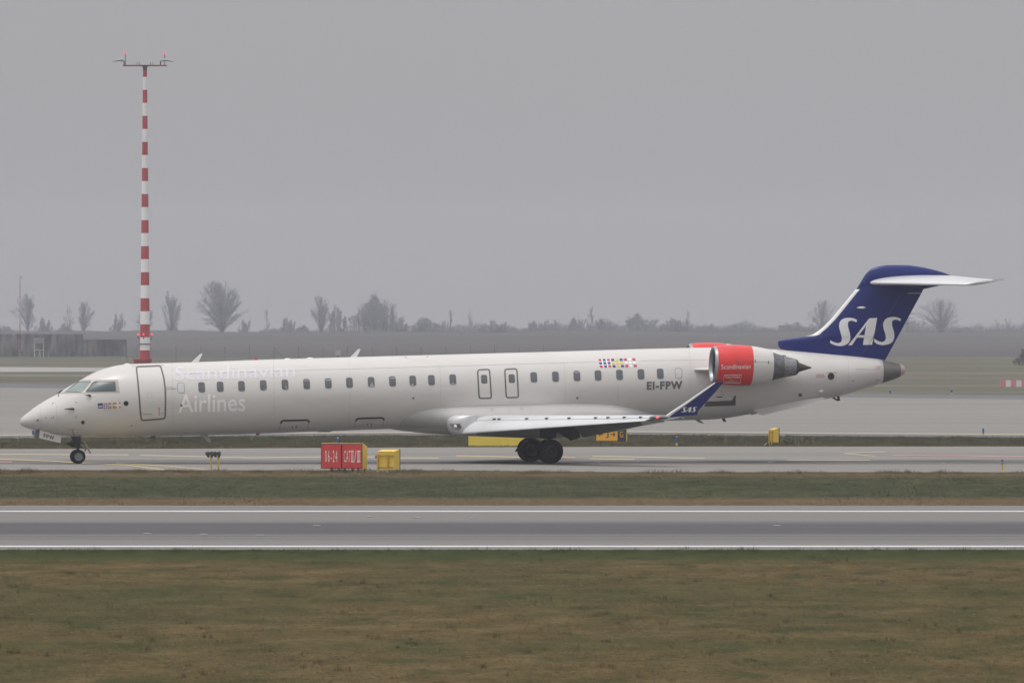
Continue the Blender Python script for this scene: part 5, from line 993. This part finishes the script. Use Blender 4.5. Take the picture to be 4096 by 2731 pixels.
# guard lights: two posts, each with two lamps
for px, lb in ((845, 'pair of black lamps on a yellow post, left one of the two posts'), (873.5, 'pair of black lamps on a yellow post, right one of the two posts')):
    p = gp(px, 1880); k = F / p.y; t = thing('guard_light', lb, 'airfield light', (p.x, p.y, 0), 0, 'yellow guard light posts beside the taxiway')
    MB().tube([(0, 0, 0), (0, 0, 52 / k)], .031, 12).build('post', M_stub, t); MB().tube([(-.05, 0, 51 / k), (.05, 0, 51 / k)], .03, 8).build('bracket', M_stub, t)
    for s, dx in ((-1, -.085), (1, .03)):
        o = MB().revolve([(0, .03), (.05, .055), (.12, .075), (.19, .08), (.195, .066), (.14, .06)], (dx, 0, 52 / k), (-.22 + .14 * s, -.25, 1), 14).build('lamp', mat('lamp_slate', (.075, .075, .09), .45), t, True, 50)
        MB().revolve([(0, .05), (.012, .03), (.015, 0)], Vector((dx, 0, 53 / k)) + Vector((-.22 + .14 * s, -.25, 1)).normalized() * .15, (-.22 + .14 * s, -.25, 1), 12).build('lens', M_lens, o, True)
# direction sign with arrows, under the wing
p = gp(2384, 1775); k = F / p.y; H0, H1 = 11.5 / k, 63 / k
ds = thing('direction_sign', 'amber sign with J and two arrows beside a dark panel with G, under the wing', 'sign', (p.x, p.y, 0), R(-8))
W3 = 122 / k; MB().prism([(0, H0), (0, H1), (.35, H1 - .02), (.35, H0)], 0, 0, W3).build('case', M_sy, ds)
obj('sign_frame', *rect(0, H0, W3, H1, -.010), M_sk, ds); a = obj('sign_face', *rect(.015, H0 + .015, 87 / k, H1 - .015, -.014), M_so, ds); b = obj('sign_face', *rect(89 / k, H0 + .01, W3 - .01, H1 - .01, -.014), M_sn, ds)
zc = (1775 - 1736.5) / k
def arrow(x0, x1, s):
    tip, tail = (x0, x1) if s < 0 else (x1, x0); hd = (8 / k) * s; mb = MB().add(*rect(min(x0, x1) + .008, zc - 1.9 / k, max(x0, x1) - .008, zc + 1.9 / k, -.018))
    for sg_ in (-1, 1): mb.add([(tip, -.018, zc - sg_ * 1.2 / k), (tip, -.018, zc + sg_ * 1.2 / k), (tip - hd * .8, -.018, zc + sg_ * 8.5 / k), (tip - hd * 1.15, -.018, zc + sg_ * 5.6 / k)], [(0, 1, 2, 3)])
    mb.build('arrow', M_sk, a)
arrow(10 / k, 30 / k, -1); arrow(59 / k, 78 / k, 1); face_text('J', 40 / k, 51 / k, 24 / k, 53 / k, -.018, M_sk, a); face_text('G', 96 / k, 110 / k, 26.5 / k, 50 / k, -.018, M_so, b)
for x in (.2, .6, 1.0): MB().tube([(x, .17, 0), (x, .17, H0 + .01)], .04, 8).build('leg', M_stub, ds)
# plain yellow sign back behind the wheels
p = gp(1873.6, 1786); k = F / p.y; t = thing('yellow_sign', 'long plain yellow sign case seen from behind, behind the main wheels', 'sign', (p.x, p.y, 0), 0)
W4 = 257 / k; MB().prism([(0, .03), (0, 68 / k), (.34, 70 / k), (.34, .03)], 0, 0, W4).build('case', noise_mat('sign_yellow_flat', [(0.78, 0.62, 0.10), (0.86, 0.68, 0.125)], nscale=2, rough=.5), t)
MB().prism([(.34, .02), (.34, 71 / k), (.37, 71 / k), (.37, .02)], 0, -.01, W4 + .01).build('sign_face', M_sk, t)
for x in (.3, 1.3, 2.3): MB().tube([(x, .17, 0), (x, .17, .05)], .05, 8).build('leg', M_stub, t)
# small sign box on the right
p = gp(3077, 1779.5); k = F / p.y; t = thing('sign_box', 'small yellow box sign on two legs in the grass below the tail', 'sign', (p.x, p.y, 0), R(-60))
H0, H1 = 11 / k, 66 / k; MB().prism([(0, H0), (0, H1 - .04), (.26, H1 + .03), (.26, H0)], 0, 0, .34).build('case', M_sy, t); MB().prism([(.26, H0), (.26, H1 + .035), (.29, H1 + .035), (.29, H0)], 0, -.01, .35).build('sign_face', M_sk, t)
for x in (.05, .26): MB().tube([(x, -.035, 0), (x, -.035, H1 - .12)], .028, 8).build('post', M_stub, t)
mb = MB()
for z in (H0 + .06, H1 - .12): mb.tube([(0, -.012, z), (.34, -.012, z)], .010, 6)
mb.build('rail', mat('rust_brown', (.30, .14, .05), .6), t)
# blue and yellow edge markers
for px, base, top, lb in ((2707, 1783, 1746, 'blue and yellow marker post standing in the grass under the rear fuselage'), (1351, 1789, 1750, 'blue marker post half hidden behind the red sign'), (132, 1746, 1719, 'blue and yellow marker post just in front of the nose gear door'),
                          (3933, 1742, 1711, 'blue and yellow marker post on the apron edge at the right'), (3560, 1583, 1560, 'faint far marker post at the apron edge below the tail cone'), (3807, 1577, 1556, 'faintest far marker post right of the tail cone')):
    p = gp(px, base); k = F / p.y; h = (base - top) / k; t = thing('edge_marker', lb, 'marker post', (p.x, p.y, .014), 0, 'blue and yellow edge markers'); r_ = 4.1 / k
    MB().tube([(0, 0, 0), (0, 0, h * .28)], r_ * 1.0, 12).build('base', M_pyel, t); MB().tube([(0, 0, h * .28), (0, 0, h * .94)], r_, 12).build('sleeve', M_pblue, t); MB().revolve([(h * .94, r_), (h * .98, r_ * .8), (h, 0)], (0, 0, 0), (0, 0, 1), 12).build('cap', M_offw, t, True)
# taxiway edge light
p = gp(4009.5, 1884); k = F / p.y; t = thing('edge_light', 'blue dome light on a yellow stem at the right edge of the taxiway', 'airfield light', (p.x, p.y, TW))
MB().revolve([(0, .10), (.012, .10), (.02, .05)], (0, 0, 0), (0, 0, 1), 16, True).build('base_plate', M_stub, t, True, 40); MB().tube([(0, 0, .01), (0, 0, 30 / k)], .034, 12).build('stem', M_stub, t)
MB().revolve([(30 / k, .06), (31 / k, .072), (35 / k, .072), (36 / k, .058)], (0, 0, 0), (0, 0, 1), 16, True).build('collar', M_grey_metal, t, True, 40); MB().revolve([(36 / k, .058), (42 / k, .05), (46 / k, .036), (48.5 / k, 0)], (0, 0, 0), (0, 0, 1), 16).build('dome', mat('blue_glass', (.035, .03, .20), .2, coat=.5), t, True)
# pale scrap in the grass
p = gp(3061, 1783); rd = random.Random(3); mb = MB().box((0, 0, .07), (.14, .05, .035), .012, Matrix.Rotation(R(-38), 3, 'Y'))
o = mb.build('scrap', M_offw); o.location = (p.x, p.y, 0); tag(o, 'small white slanted scrap in the grass left of the small yellow box sign', 'litter')
# bare clods and tufts in the foreground
# ================================================================ AIR
hm = bpy.data.materials.new('haze_air'); hm.use_nodes = True; nt = hm.node_tree; nt.nodes.clear(); ho = nt.nodes.new('ShaderNodeOutputMaterial'); pv = nt.nodes.new('ShaderNodeVolumePrincipled')
pv.inputs['Color'].default_value = (0.885, 0.91, 0.985, 1); pv.inputs['Density'].default_value = HAZE_DENSITY; pv.inputs['Anisotropy'].default_value = 0.0
nt.links.new(pv.outputs[0], ho.inputs['Volume']); hm.cycles.homogeneous_volume = True
hz = MB().box((0, 2150, 9.0), (1900, 4460, 74)).build('haze', hm); tag(hz, 'thin grey-blue haze filling the air over the airfield', kind='stuff')
